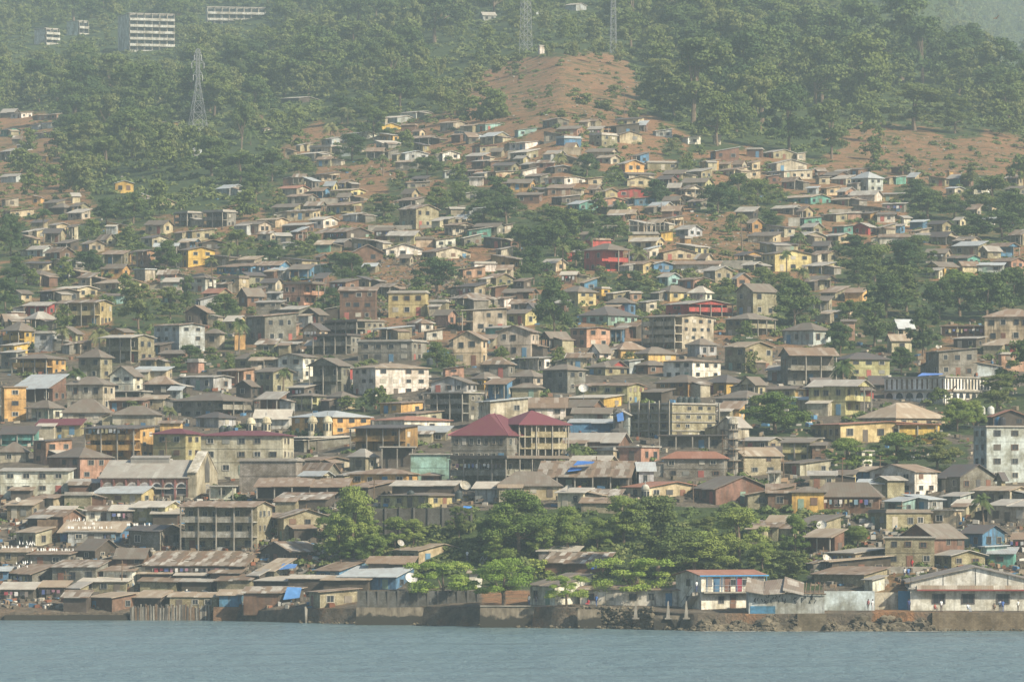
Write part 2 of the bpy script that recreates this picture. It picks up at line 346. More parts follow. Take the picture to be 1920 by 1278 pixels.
        for q in range(ns):
            xa, xb = X0+(X1-X0)*q/ns, X0+(X1-X0)*(q+1)/ns; e = 0 if ns == 1 else rnd.uniform(-.22, .35); dz = 0 if ns == 1 else rnd.uniform(-.05, .07)
            m.slab([(xa, Y0-e, zt-sl*(ov+e)+dz), (xb, Y0-e, zt-sl*(ov+e)+dz), (xb, Y1, zt+rise+sl*ov+dz), (xa, Y1, zt+rise+sl*ov+dz)], th_)
    elif roof == 'z':
        sl = rise/L; m.slab([(X0, Y0, zt+rise+sl*ov), (X1, Y0, zt-sl*ov), (X1, Y1, zt-sl*ov), (X0, Y1, zt+rise+sl*ov)], th_)
    elif roof == 'h':
        hw = min(L, Wd)/2+ov; zr = zt+rise; ze = zt-.1
        if L >= Wd: r0, r1 = (X0+hw, 0, zr), (X1-hw, 0, zr)
        else: r0, r1 = (0, Y0+hw, zr), (0, Y1-hw, zr)
        A, B_, C_, D_ = (X0, Y0, ze), (X1, Y0, ze), (X1, Y1, ze), (X0, Y1, ze)
        if L >= Wd: fs = [[A, B_, r1, r0], [B_, C_, r1], [C_, D_, r0, r1], [D_, A, r0]]
        else: fs = [[A, B_, r0], [B_, C_, r1, r0], [C_, D_, r1], [D_, A, r0, r1]]
        for q in fs: m.poly(q)
        m.hexa([(X0, Y0, ze-th_), (X1, Y0, ze-th_), (X1, Y1, ze-th_), (X0, Y1, ze-th_)], [A, B_, C_, D_])
    else:
        m.box(x0-.3, y0-.3, z0+.002, x1+.3, y1+.3, z0+.22)
        if rise > .2:
            for q in ((x0, y0, x1, y0+.15), (x1-.15, y0+.15, x1, y1), (x0, y0+.15, x0+.15, y1)): m.box(q[0], q[1], z0+.221, q[2], q[3], z0+.22+rise)
    if rcol in 'pr' and roof in 'gs' and L > 4:        # loose sheets and stones lying on the iron
        sl = rise/(Wd/2 if roof == 'g' else Wd)
        for q in range(int(L*.5)):
            px = rnd.uniform(X0+.5, X1-1.5); py = rnd.uniform(.1, .8)*(Wd/2 if roof == 'g' else Wd); w = rnd.uniform(.3, 1.1); d = rnd.uniform(.15, .6)
            zz = zt+sl*py
            m.slab([(px, y0+py, zz+.05), (px+w, y0+py, zz+.05), (px+w, y0+py+d, zz+sl*d+.06), (px, y0+py+d, zz+sl*d+.09)], .03)
    m.obj('roof', 'roof', h.root, rc)
    detail = s > 10.2
    hs = H/st
    # verandah
    if 'v' in flags or 'w' in flags:
        n = max(2, round(L/3)); pr = MB()
        for q in range(st):
            if q or 'g' not in flags:
                rl = MB(); zz = hs*q
                if 'v' in flags:
                    rl.box(x0, y0, zz-.1, x1, yf-.001, zz+.08)
                    if q: rl.box(x0, y0+.01, zz+.081, x1, y0+.10, zz+.85)
                if 'w' in flags:
                    rl.box(xr+.001, yf, zz-.1, x1, y1, zz+.08)
                    if q: rl.box(x1-.10, yf, zz+.081, x1-.01, y1, zz+.85)
                rl.obj('balcony' if q else 'plinth', wm, h.root, tuple(min(.8, c*1.1) for c in wc))
        if 'v' in flags:
            for q in range(n+1):
                x = x0+.12+(L-.24)*q/n; p = MB(); p.box(-.09, -.09, 0, .09, .09, H-.1)
                link('post', p.mesh('post', ['concrete']), h.root, None, (x, y0-.1, .05))
        if 'w' in flags:
            n2 = max(2, round(Wd/3))
            for q in range(1, n2+1):
                y = y0+(Wd-.12)*q/n2; p = MB(); p.box(-.09, -.09, 0, .09, .09, H-.1)
                link('post', p.mesh('post', ['concrete']), h.root, None, (x1+.1, y, .05))
    # openings
    if 'n' not in flags:
        def row(face, t0, t1, cnt):
            if cnt < 1: return
            wd = (t1-t0); sp = wd/cnt
            dr = rnd.randrange(cnt) if (cnt > 1 and face == 'f' or cnt > 2) else -1
            for q in range(st):
                for k in range(cnt):
                    t = t0+sp*(k+.5); w = min(1.25 if 'B' not in flags else 1.7, sp*.5); hh = min(1.35, hs*.46)
                    if q == 0 and k == dr and 'D' not in flags:
                        loc, rz = ((t, h.yf, .05), 0) if face == 'f' else ((h.xr, t, .05), math.pi/2)
                        link('door', DO, h.root, rnd.choice(DRC), loc, rz, (.95, 1, min(2.05, hs*.75)))
                    elif rnd.random() < .9:
                        j = 1 if 'C' in flags else rnd.uniform(.75, 1.12)
                        window(h, face, t+(0 if 'C' in flags else rnd.uniform(-.15, .15)*sp), hs*q+hs*(.56 if 'C' in flags else rnd.uniform(.52, .6)), w*j, hh*rnd.uniform(.85, 1), detail, rnd, shut=rnd.random() < .18)
        if a_ > .8: row('f', x0+.3, xr-.3, nf if nf is not None else max(1, round(L/2.7)))
        if b_ > .8: row('r', yf+.3, y1-.3, nr if nr is not None else max(1, round(Wd/2.9)))
    if lab_annex(flags, label, rnd) and L > 3 and vb < 1095:
        aw, ad, ah = rnd.uniform(1.8, 3.2), min(Wd*.8, rnd.uniform(2.2, 4)), min(H*.85, rnd.uniform(1.9, 2.5)); ac = WC[rnd.choice('BGDKNLDBG')]
        side = rnd.choice('lrf') if 'v' not in flags else rnd.choice('lr')
        if side == 'l': bx = (x0-aw, y0+.3, x0-.002, y0+.3+ad)
        elif side == 'r': bx = (x1+.002, y0+.8, x1+aw, y0+.8+ad)
        else: bx = (x0+.4, y0-1.8, x0+.4+min(L*.6, aw*1.6), y0-.002)
        m = MB(); m.box(bx[0], bx[1], -1.6, bx[2], bx[3], ah); an = m.obj('annex', 'plaster' if rnd.random() < .6 else 'block', h.root, ac)
        m = MB(); o_ = .3
        if side == 'l': q4 = [(bx[0]-o_, bx[1]-o_, ah-.05), (bx[2], bx[1]-o_, ah+.55), (bx[2], bx[3]+o_, ah+.55), (bx[0]-o_, bx[3]+o_, ah-.05)]
        elif side == 'r': q4 = [(bx[0], bx[1]-o_, ah+.55), (bx[2]+o_, bx[1]-o_, ah-.05), (bx[2]+o_, bx[3]+o_, ah-.05), (bx[0], bx[3]+o_, ah+.55)]
        else: q4 = [(bx[0]-o_, bx[1]-o_, ah-.05), (bx[2]+o_, bx[1]-o_, ah-.05), (bx[2]+o_, bx[3], ah+.5), (bx[0]-o_, bx[3], ah+.5)]
        m.slab(q4, .09); m.obj('annex_roof', 'roof', h.root, RC[rnd.choice('rgtwp')])
    if 't' in flags: tank_at(h, rnd)
    if 'd' in flags: dish_at(h, rnd)
    if 'l' in flags: laundry(h, rnd)
    h.u = (u0+u1)/2; h.v = (vb+ve)/2; h.box = (u0, u1, ve, vb); h.wall, h.rcol, h.roof, h.st = wall, rcol, roof, st
    h.root['category'] = cat
    if label: h.root['label'] = label
    if group: h.root['group'] = group
    h.cat = cat; h.lab = label
    THINGS.append(h); return h
def wpt(h, x, y, z):
    c, s_ = math.cos(-h.th), math.sin(-h.th); o = h.root.location
    return Vector((o.x+c*x-s_*y, o.y+s_*x+c*y, o.z+z))
DISHES = []; TANKS = []
def dish_at(h, rnd): DISHES.append((wpt(h, rnd.uniform(-.3, .3)*h.L, h.y0+.5, h.H+max(0, h.rise*.35)), rnd.uniform(.38, .55)))
def tank_at(h, rnd):
    for k in range(2): TANKS.append((wpt(h, -.1*h.L+1.5*k, 0, h.H+(.25 if h.roof == 'f' else h.rise)), rnd.choice([(.03, .03, .035), (.03, .09, .16), (.45, .45, .42)])))
LCOL = [(.55,.55,.52),(.5,.5,.48),(.1,.13,.28),(.3,.06,.07),(.06,.06,.07),(.3,.16,.2),(.4,.36,.2),(.18,.28,.34),(.2,.17,.15),(.12,.1,.1),(.6,.58,.55)]
def laundry(h, rnd, y=None):
    n = max(4, min(16, int(h.L/.9))); z = min(h.H-.5, 2.0) if h.st == 1 else h.H*(h.st-1)/h.st+1.8
    r = empty('washing_line', wpt(h, 0, h.y0-.35, z), -h.th, cat='washing line')
    l = MB(); l.bar((-n*.42, 0, 0), (n*.42, 0, 0), .02); l.obj('rope', 'wood', r)
    for k in range(n):
        w, t = rnd.uniform(.3, .65), rnd.uniform(.35, .85); g = MB(); g.hexa([(-w/2, -.02, -t), (w/2, -.03, -t*.95), (w/2, .02, -t*.95), (-w/2, .03, -t)], [(-w/2, -.02, 0), (w/2, -.02, 0), (w/2, .02, 0), (-w/2, .02, 0)])
        link('garment', g.mesh('garment', ['cloth']), r, rnd.choice(LCOL), ((k-n/2+.5)*.8, 0, 0))
    q = House(); q.root = r; q.cat = 'washing line'; q.lab = None; q.u, q.v = proj(r.location); THINGS.append(q); q.look = 'line of hanging washing'

# ------------------------------------------------------------------ houses read off the photograph: u0 uc u1 base eave rise roof wall roofcolour storeys flags | label
DATA = '''
110 225 250 1018 996 18 g U t 1 l | shanty with wide tan roof edged by white egrets above the left shore
238 300 338 1033 993 9 g G k 1 D | bare grey block house with low gable at the left of the gallery building
127 214 218 1018 1005 3 s L g 1 -
143 178 220 1052 1038 19 g K b 1 D
54 128 142 1062 1038 5 s G r 1 -
0 54 60 1056 1044 6 s B t 1 -
14 60 96 1098 1074 14 s G r 1 l | grey block shanty with rusty roof and orange cloth near the left edge
96 180 198 1099 1062 11 s G p 1 -
192 248 264 1099 1069 7 s W r 1 - | small white shanty with red rusty roof edge among grey blocks
217 270 278 1066 1058 16 g N b 1 -
-8 14 16 1092 1070 6 s U q 1 -
270 458 478 1082 1060 24 s K p 1 lD | long low shanty under a patchwork iron roof below the gallery building
262 318 326 1097 1088 8 s K t 1 n
330 384 392 1100 1089 9 s K w 1 n
394 448 458 1096 1086 8 s K p 1 n
0 62 68 1126 1112 10 s K w 1 lo | dark open waterfront shed with pale iron roof at the left edge
72 120 128 1122 1110 9 s K t 1 l
128 150 165 1124 1112 8 s B g 1 -
150 236 246 1112 1105 8 s B w 1 -
160 210 252 1150 1120 8 s N t 1 - | brown plank shack on the quay left of the stake wall
118 162 168 1148 1118 10 s K p 1 n
252 300 316 1142 1124 10 s K t 1 n
318 408 412 1142 1118 7 s B t 1 - | tan block shanty with small windows on the water's edge beside blue hut
411 452 456 1138 1117 8 s U t 1 n | bright turquoise-blue hut front on the water's edge
456 524 530 1134 1118 9 s N p 1 n
262 330 340 1112 1104 8 s B p 1 n
340 396 404 1112 1103 7 s K g 1 n
406 468 480 1110 1101 8 s B p 1 n
478 524 568 1134 1118 9 s K p 1 n
480 545 575 1112 1104 7 s K w 1 n
484 514 548 1092 1078 20 s G t 1 -
468 486 500 1100 1084 8 s K g 1 n
484 528 540 998 968 6 s N r 1 D | rust zinc shack on stilts beside the gallery building
510 532 620 1012 968 14 g B p 2 -
486 544 598 1058 1032 17 G K p 1 - | dark timber gable shack with patched roof left of the steep wooded bank
592 636 690 1092 1083 20 s U r 1 -
636 742 775 1104 1091 17 s U q 1 - | low blue-walled shanty with pale grey iron roof behind the sea wall
690 772 778 1078 1066 10 s K r 1 n
540 620 628 1107 1098 5 s K w 1 n
606 690 700 1110 1104 5 s K t 1 n
578 600 672 1168 1109 6 s B r 1 - | tan stained block house rising straight from the water beside the sea wall
737 785 875 1057 1031 12 g C t 1 C | cream bungalow with satellite dishes at the foot of the wooded bank
880 902 904 1100 1073 5 s W t 1 n
1010 1080 1090 1056 1044 8 s G w 1 n
1022 1132 1150 1078 1072 18 s N p 1 n | low patched rusty roof with blue tarp corner amid waterfront trees
994 1040 1110 1134 1097 20 s W b 1 -
1088 1276 1282 1136 1104 6 s W r 1 - | long low white-washed building with rusty roof behind the acacia
1240 1278 1284 1130 1103 10 s L r 1 n
1555 1604 1672 1060 1044 8 s B g 1 l | small shack with red and white washing beside the dirt ramp
1538 1560 1672 1076 1068 10 s K t 1 -
1622 1636 1660 1110 1090 6 s W g 1 n
1530 1620 1668 1100 1094 12 s B r 1 n
1660 1752 1756 1062 1008 1 f B g 2 p | grey block two-storey house with mustard lower floor beside the dirt ramp
1690 1752 1815 1056 1006 24 G N b 2 D | tall rusty zinc gable building behind the block house by the ramp
1805 1842 1888 1030 998 14 g U k 1 p | blue timber house with bright blue windows on the right
1842 1850 1888 1056 1024 2 s A q 1 -
1856 1900 1908 1060 1042 9 s T q 1 - | teal hut with blue roof at the right edge under the blue house
1757 1784 1850 1066 1040 9 g B g 1 -
1900 1925 1930 1032 1014 8 s N r 1 l
1632 1662 1748 992 961 4 f B b 1 - | long tan block house with four small windows and flat roof
1746 1790 1806 986 957 2 f C g 1 -
1472 1518 1580 1012 986 20 s B b 1 d | brown block house with satellite dish under sweeping rusty roof
1404 1458 1474 1010 990 10 s B p 1 -
1440 1470 1478 1000 985 9 s K t 1 n
1790 1830 1842 968 947 8 s B w 1 -
1700 1740 1770 958 940 8 z L q 1 -
1770 1800 1822 952 932 6 s L g 1 -
1660 1690 1722 962 942 8 s A q 1 -
1526 1648 1656 960 930 26 h N b 1 l | brown hipped-roof house with pale skylight sheets right of centre
1485 1545 1548 960 921 9 h Y b 1 -
1440 1487 1490 956 922 14 s N r 1 - | rusty-walled timber house next to the pale yellow one
1600 1640 1662 905 893 8 s U t 1 n
1642 1664 1698 930 898 6 G B g 1 nC | small tan gabled block house in front of the white house
1610 1655 1662 928 913 7 s D q 1 -
1635 1715 1762 926 883 13 G W r 2 pC | crisp white two-storey house with rusty gabled roof on the right
1762 1800 1870 922 892 22 g G k 1 - | grey timber house with dark gable beside the tall blue-grey block
1870 1878 1886 922 893 8 G B k 1 -
1568 1600 1606 910 894 6 s y b 1 -
1518 1566 1568 914 890 7 s B g 1 -
1465 1516 1530 865 830 6 s y b 2 v | cream two-storey verandah house left of the dark trees
1523 1548 1552 868 834 5 s N b 2 -
1465 1500 1560 890 870 8 s D b 1 -
1440 1462 1466 880 848 12 g B k 1 -
1440 1464 1467 910 888 3 f W g 1 v
1527 1576 1760 828 795 6 g y s 1 C | low long yellow school building with red roof behind dark trees
1685 1758 1764 830 797 1 f Y s 2 vC
1615 1680 1782 803 782 28 h C t 1 - | large building with broad tan hipped roof on the right
1830 1850 1925 905 800 2 f L g 4 tC | tall weathered blue-grey apartment block with tan side at the right edge
1856 1862 1928 800 780 12 g K s 1 - | red-roofed rooftop room on the tall blue-grey block
1400 1540 1545 843 823 2 f C g 1 -
1490 1512 1514 748 729 5 s O b 1 -
1440 1490 1510 748 728 5 g E b 1 -
1513 1530 1565 750 748 23 G R k 1 n | small red triangular gable house left of the tall palm
1470 1536 1546 768 751 5 g C q 1 -
1568 1590 1670 706 672 12 h E k 2 Cp | olive two-storey apartment house with barred windows and dark hipped roof
1586 1632 1640 750 738 12 h R b 1 -
1632 1660 1664 738 718 14 g K k 1 -
1440 1486 1500 714 692 8 g L g 1 -
1770 1780 1880 705 695 8 g L t 1 n
1875 1878 1924 696 664 2 f P g 2 C | pink and white two-storey house at the right edge
1848 1905 1924 662 644 10 h R t 1 - | dull red house with hipped roof at the right edge
1765 1858 1866 632 612 1 f P p 1 vl | ruined reddish open-fronted house with posts on the right slope
1790 1830 1850 652 634 4 s K g 1 -
1665 1672 1710 660 636 10 G C t 1 -
1470 1525 1560 646 618 14 h L b 1 - | pale house with dark hipped roof half behind a round tree
1580 1603 1606 636 602 4 s P b 2 -
1535 1580 1602 602 590 5 s C g 1 -
1540 1566 1592 564 552 12 s B r 1 -
1430 1453 1523 508 475 7 g y b 2 pC | pale yellow two-storey house with reddish base above the palms
1483 1508 1550 457 441 8 g B g 1 -
1548 1572 1602 456 445 5 g C g 1 -
1486 1508 1542 424 412 5 s T b 1 - | green shack inside a pale plank fence
1540 1568 1590 416 403 3 s B g 1 -
1590 1615 1618 414 403 2 f P g 1 -
1615 1632 1645 414 404 4 s M b 1 -
1645 1678 1680 416 405 5 s W b 1 -
1690 1695 1708 422 410 3 z W g 1 -
1562 1582 1600 440 424 3 s T t 1 -
1600 1628 1642 440 424 7 G R g 1 - | tiny coral-pink gabled shack in the right hillside row
1642 1650 1680 441 430 8 s C g 1 -
1660 1688 1698 438 425 4 s U g 1 -
1707 1730 1740 430 419 4 s U q 1 n | blue sheet-metal hut on the right hillside
1790 1800 1812 426 414 5 g C g 1 -
1830 1864 1868 424 417 3 s W q 1 l
1650 1710 1716 458 448 5 g W r 1 n
1712 1740 1752 456 447 5 s L g 1 -
1840 1852 1878 484 470 8 G B g 1 -
1778 1814 1840 498 484 5 g T b 1 - | turquoise-green house on the right hillside
1740 1760 1797 516 499 8 G Y b 1 v | bright yellow gabled house with red door on the right hillside
1797 1805 1835 512 502 7 G C r 1 -
1865 1896 1924 504 489 6 g P r 1 - | brick-red low house at the right edge
1835 1880 1886 512 504 5 s L q 1 -
1745 1760 1768 522 514 4 s D g 1 -
0 8 48 787 726 1 f O r 3 pCD | tall orange-yellow three-storey block at the left edge
20 88 120 756 728 25 s N q 1 v
18 88 119 702 672 8 h O b 2 v | olive verandah house with vivid orange-yellow end on the left
145 188 208 712 669 15 h B b 2 - | two-storey grey house with pyramid roof left of white gable house
205 250 265 733 703 17 G W b 2 C | white house with tan gable and dark hipped wing on the left
182 264 279 757 735 1 f G g 1 v | bare grey concrete carport block under the white gable house
250 310 320 712 694 7 s C q 1 -
318 338 342 750 730 5 s L q 1 -
320 418 472 782 751 14 h G b 2 w | large grey house with wide brown roof on posts in the left middle
340 400 432 732 706 3 g L g 1 -
405 448 476 720 696 5 s P r 1 v
442 470 482 745 722 10 G K b 1 -
48 92 116 790 765 14 h W b 1 v
116 196 206 792 785 25 h D b 1 -
210 290 300 796 786 16 h D b 1 n
365 410 441 802 786 10 h L k 1 -
200 268 284 770 760 6 s N r 1 -
266 306 312 766 756 6 s B t 1 -
155 252 285 862 804 6 s O k 3 vl | yellow-orange three-storey building with open black galleries in the left middle
70 150 155 815 798 9 s E m 1 -
285 348 374 862 812 9 h E m 2 pC | olive-yellow two-storey house with maroon roof in the left middle
300 338 342 812 797 4 g O r 1 -
375 530 547 890 815 8 h D m 3 pC | long beige three-storey apartment block under dark red roof band
0 64 70 834 815 12 s T k 2 v
60 86 132 872 826 4 s P k 2 -
85 150 206 902 856 18 h P b 2 - | pinkish brick two-storey house with dark hipped roof left of the church
128 186 190 930 904 6 s P g 1 -
0 48 50 868 846 18 h D b 1 -
0 128 131 927 882 5 s W g 2 pC | white two-storey house with tall dark windows at the left edge
175 265 296 945 932 12 g y q 1 C | low yellow house with pale blue roof in front of the church
290 350 360 935 928 9 g D g 1 n
248 310 336 982 948 9 g E w 2 - | olive-brown house with lower blue shopfront above the shanties
160 208 214 978 958 7 s W p 1 -
208 248 252 980 956 9 s K w 1 l
92 136 140 976 966 5 s D w 1 -
286 332 336 984 976 8 s K w 1 n
55 100 124 955 938 6 s B r 1 n
20 56 60 940 926 5 s K r 1 n
120 170 175 950 938 4 f B g 1 n
543 624 693 815 780 11 h O q 2 pC | orange two-storey house with pale flat roof near the mosque domes
478 542 548 800 790 13 g W w 1 n
480 512 548 738 696 8 g B b 2 -
545 586 612 770 742 4 h E b 2 v
612 640 665 770 743 10 h C b 1 -
482 520 536 772 748 12 s N g 1 v
540 570 600 745 730 8 s K w 1 l
660 704 803 741 688 8 h W t 3 pC | big white institutional building with pale brown hipped roofs in the centre
702 758 843 820 786 7 h W s 1 -
655 750 782 848 803 6 s M k 2 v | mustard and black building with deep flat eaves left of the maroon roofs
770 835 845 830 812 10 s B q 1 -
770 842 846 898 852 1 f A g 2 nC | pale green plastered wall building right of the burnt frame
795 868 904 792 738 1 f G g 3 v
808 875 893 736 722 12 G L b 1 -
830 835 870 712 690 5 s P b 2 -
885 908 938 728 712 12 h Y b 1 -
740 780 828 800 775 6 s D r 2 -
712 752 792 775 760 4 s O r 1 -
450 570 660 846 834 8 s G w 1 n
478 580 690 845 822 5 s G w 1 v
448 555 565 918 864 3 f G g 2 n | long stained grey concrete block with small dark windows
560 600 655 888 862 6 g D r 1 -
555 604 642 915 914 26 g G r 1 n | steep rust-roofed grey gable house above the long rusty roof
630 646 682 912 893 7 s C g 1 -
655 762 790 912 887 9 h O r 1 - | orange-brown bungalow with rusty hipped roof in the lower middle
790 822 828 912 890 4 h N r 1 -
480 648 652 935 928 15 s K r 1 nv | very long low rusty roof left of the big mango tree
650 690 740 935 926 12 s K r 1 n
735 850 860 932 922 8 s K w 1 n
712 803 900 950 933 4 h y b 1 - | low pale green-yellow house on top of the dark retaining wall
516 610 626 958 948 12 s K p 1 n
842 950 1068 920 860 3 f G b 2 vwl | dark bare concrete building hung with washing under the maroon roofs
890 960 975 936 922 11 g L w 1 n | pale grey iron-roofed shed below the washing-hung building
932 1048 1052 932 914 26 h C b 1 - | cream bungalow with dark hipped roof beside the long patched roof
1010 1180 1200 918 893 28 g K p 1 v | very long patched rusty roof with blue tarp in lower centre
1195 1198 1226 914 880 14 G L q 1 -
1170 1215 1322 935 914 10 g C s 1 C | cream single-storey building with green windows and domed porch
1302 1342 1446 945 914 22 g N b 1 - | old zinc barn with steep dark gable in lower centre
1400 1402 1488 952 926 16 s B r 1 D
1080 1160 1168 950 944 10 s K p 1 n
1090 1164 1170 964 954 8 s B r 1 n
1245 1358 1365 897 858 12 h G s 2 - | grey concrete hall with rust-red roof beside the scaffolded minaret
1236 1362 1368 845 818 1 f G k 1 v
1366 1394 1466 890 852 14 G B t 2 - | tan gabled building right of the minaret
1395 1440 1466 846 828 6 g B g 1 -
1110 1202 1238 868 838 2 f P g 1 - | pink and cream building above the patched long roof
1055 1160 1182 848 838 16 g N g 1 n
1120 1150 1186 866 850 4 f C g 1 n
1150 1178 1186 818 776 7 G L g 2 -
1068 1150 1156 812 800 6 s U q 1 n
1075 1144 1150 792 776 8 g W b 1 -
1184 1260 1346 823 757 1 f B g 4 o | unfinished four-storey concrete frame building right of the maroon roofs
1080 1176 1209 757 722 5 g E r 2 p | long olive and yellow house above the unfinished frame building
1062 1132 1166 765 745 6 s Y w 1 C
958 1060 1062 782 762 17 g W r 1 C | long white house with rusty gable roof behind the maroon roofs
1056 1110 1130 782 765 12 g N b 1 v
1018 1064 1098 736 692 10 h G b 2 Cp | square two-storey house with tan right wall and brown pyramid roof
958 1000 1022 724 705 12 h D b 1 -
960 1010 1018 745 735 8 h B b 1 -
1232 1290 1332 742 716 14 h M b 2 - | mustard and olive two-storey house under a wide brown hipped roof
1326 1362 1396 738 716 14 h Y k 1 - | bright yellow low house with dark pyramid roof below the white villa
1345 1400 1448 765 756 14 h W b 1 l
1205 1240 1262 754 745 6 s K b 1 n
1245 1298 1354 711 676 4 h W r 2 pC | modern white villa with wide front wall in the right middle
1130 1148 1172 704 688 9 g R b 1 v | house with bright red balcony left of the small brown house
1100 1135 1176 706 700 10 h B b 1 -
1170 1180 1202 700 676 3 s L g 1 -
1190 1215 1256 702 686 8 h N b 1 -
974 1010 1046 694 672 4 s W g 1 v
1105 1124 1146 676 665 13 G W b 1 - | small white triangular-gabled house with red lattice window
1145 1164 1212 672 656 14 h O r 1 -
1190 1216 1268 680 663 12 h O b 1 - | orange house with brown hipped roof in the centre right
1290 1312 1345 668 645 11 h L b 1 - | blue-grey eight-sided looking house with arched windows and cone-like roof
1205 1266 1341 656 594 5 g D b 4 vp | large four-storey cream and grey apartment block with galleries in the right middle
1070 1100 1144 651 615 3 g P b 2 C | peach two-storey house with rusty streaks in the centre
1144 1166 1171 644 618 3 s U b 2 v
1362 1404 1456 630 598 11 h B b 2 w | two-storey house with dark roof and cream right side, right middle
1250 1292 1376 596 570 8 g R g 2 w | long house with dark red galleries and olive gable, right middle
1230 1256 1300 563 546 12 h y b 1 - | yellow-green house with brown pyramid roof above the red gallery house
1198 1212 1232 584 566 4 s D g 1 -
1086 1140 1196 608 590 17 h A k 1 - | aqua-walled house under a big black hipped roof
1048 1084 1118 574 546 11 h y b 2 C | pale yellow two-storey house with brown hipped roof, bright annex behind
1115 1128 1144 563 541 2 f Y g 2 C
1136 1150 1178 566 551 5 s B w 1 -
1178 1182 1203 566 552 2 f P g 1 -
1040 1058 1066 584 572 4 s N g 1 -
958 988 1018 586 568 8 g P p 1 -
985 1000 1022 592 577 8 G L k 1 -
958 976 980 585 572 6 s W r 1 -
1236 1252 1276 534 520 7 g A g 1 -
1272 1300 1336 540 528 5 g P r 1 - | small pink-walled shack on the reddish slope
1213 1226 1262 510 500 5 g U g 1 -
1262 1348 1352 510 501 5 s W r 1 n
1394 1414 1432 511 502 5 g B w 1 -
1236 1244 1306 488 478 8 g C r 1 - | long low shack with grey-brown roof and white posts below bare red slope
1268 1290 1318 444 433 8 g L g 1 - | isolated pale blue-white hut on bare red slope
1275 1284 1296 462 450 3 f M g 1 n
1178 1234 1236 454 441 3 f C g 1 n
1235 1240 1262 450 437 3 s Y b 1 n
1096 1140 1180 511 468 12 h R b 2 wC | vivid red two-storey villa with open red verandahs and brown hipped roof
1098 1112 1146 465 455 2 f R r 1 nC
1061 1063 1072 488 473 1 f R r 1 nC
1072 1088 1098 487 477 4 s W g 1 -
285 336 382 660 609 4 g L r 3 pC | white three-storey apartment house with balconies among trees on the left
0 36 66 652 620 16 h Y b 2 v | dark verandah house with pale yellow end wall at the left edge
64 98 104 660 625 3 f L g 2 -
100 178 206 612 568 6 g y p 2 v | two-storey gallery house with pale yellow gable and blue lower floor on the left
43 88 100 590 574 7 s R g 1 v
12 22 43 602 593 1 f P g 1 n
20 40 58 565 558 6 G C b 1 -
100 145 180 557 540 5 g C w 1 - | long cream bungalow with pale roof on the left
72 100 146 568 545 5 g K r 1 l
190 228 232 570 554 4 s A b 1 -
203 232 250 640 621 6 G O b 1 - | dark timber house with orange gable front left of the white block
125 150 170 662 643 5 s D r 1 -
175 222 270 546 530 8 g C t 1 - | bungalow with row of white windows and tan roof on the left
250 272 290 526 505 1 f D q 1 n
246 268 292 500 472 4 g P b 2 v
290 332 335 500 462 6 g K q 2 vn
330 353 401 500 468 6 g Y b 2 C | bright yellow two-storey house on the left slope
222 244 248 492 474 2 s M b 1 -
384 412 420 650 624 8 h D b 1 -
438 440 460 652 625 1 f O r 1 nC
345 385 404 546 520 8 h W b 2 - | white two-storey house under palms on the left slope
410 448 466 548 521 3 f C b 2 -
404 470 540 514 503 8 g U r 1 l | long shack with bluish open front and rusty roof on the left slope
380 410 430 564 555 8 g B s 1 -
303 330 348 566 550 13 h K b 1 -
92 106 127 435 424 4 g C g 1 -
124 136 146 462 426 4 s D b 2 v
50 80 99 481 468 7 g L g 1 -
82 112 136 486 476 9 g N p 1 -
48 88 96 508 493 4 s C k 1 -
90 122 148 506 492 6 G C b 1 - | cream gabled house left of the trees in the upper left middle
40 75 103 538 514 8 h C b 1 -
104 130 150 528 506 4 s L b 2 v
180 200 216 462 450 9 g B p 1 l
0 30 46 690 660 4 s G g 2 -
0 26 50 664 654 5 s Y w 1 -
262 290 302 692 680 4 s B r 1 -
300 340 350 680 666 6 s N b 1 n
272 300 320 664 652 5 s K b 1 -
350 372 382 697 684 5 f P g 1 n
440 470 486 690 672 10 h B b 1 -
470 520 527 710 675 5 g D t 2 v
520 568 592 712 668 6 G W b 2 Cp | white-ended house with twelve small dark windows right of the palm
638 640 661 712 690 1 f R g 1 nC | bright pink-red wall house left of the big white building
670 772 799 678 640 2 f G g 2 pC | flat-roofed grey two-storey block above the big white building
795 800 830 638 622 5 s W r 1 -
762 790 812 622 608 8 h W p 1 -
858 925 932 652 643 8 s B r 1 l
585 650 675 664 630 2 f G k 2 v | dark grey galleried block with washing above the grey flat-roofed block
607 670 720 628 603 2 f G b 2 v
508 545 560 632 614 8 s P p 1 l
480 514 522 662 650 9 s B p 1 -
524 555 562 662 648 4 s K g 1 -
574 590 600 662 646 7 g B g 1 -
524 560 575 596 585 6 s G g 1 -
480 525 532 592 566 4 s G g 2 -
500 524 530 565 552 3 s L g 1 -
480 492 498 556 540 3 s N b 1 -
530 585 607 572 533 3 f P b 2 w | pinkish two-storey house with outside stairs in the centre left
637 704 707 600 544 7 s N r 3 - | narrow brown three-level house with rust-red roof in the centre left
728 798 803 592 549 3 f y g 2 C | pale yellow two-storey house with teal balcony in the centre
805 836 842 594 566 3 f B g 1 D
840 870 935 580 559 10 h D p 1 v
855 868 950 622 582 5 s D g 2 v | galleried two-storey cream building in the centre, balcony under grey roof
908 930 962 536 521 8 g B r 1 -
860 868 910 520 511 7 s P r 1 l
882 890 930 510 502 3 f W g 1 n
918 945 962 576 563 4 s W r 1 n
910 942 962 634 614 4 s T g 1 -
480 524 542 512 502 8 g U r 1 l
500 530 542 522 513 5 s L q 1 n
580 606 632 426 411 6 g W w 1 C | small white-blue roofed bungalow on the central slope
480 516 539 426 413 4 g C t 1 - | cream bungalow with yellow gable on the central slope
587 650 696 450 434 9 g K p 1 l | long shack with rusty roof below the brown bare field
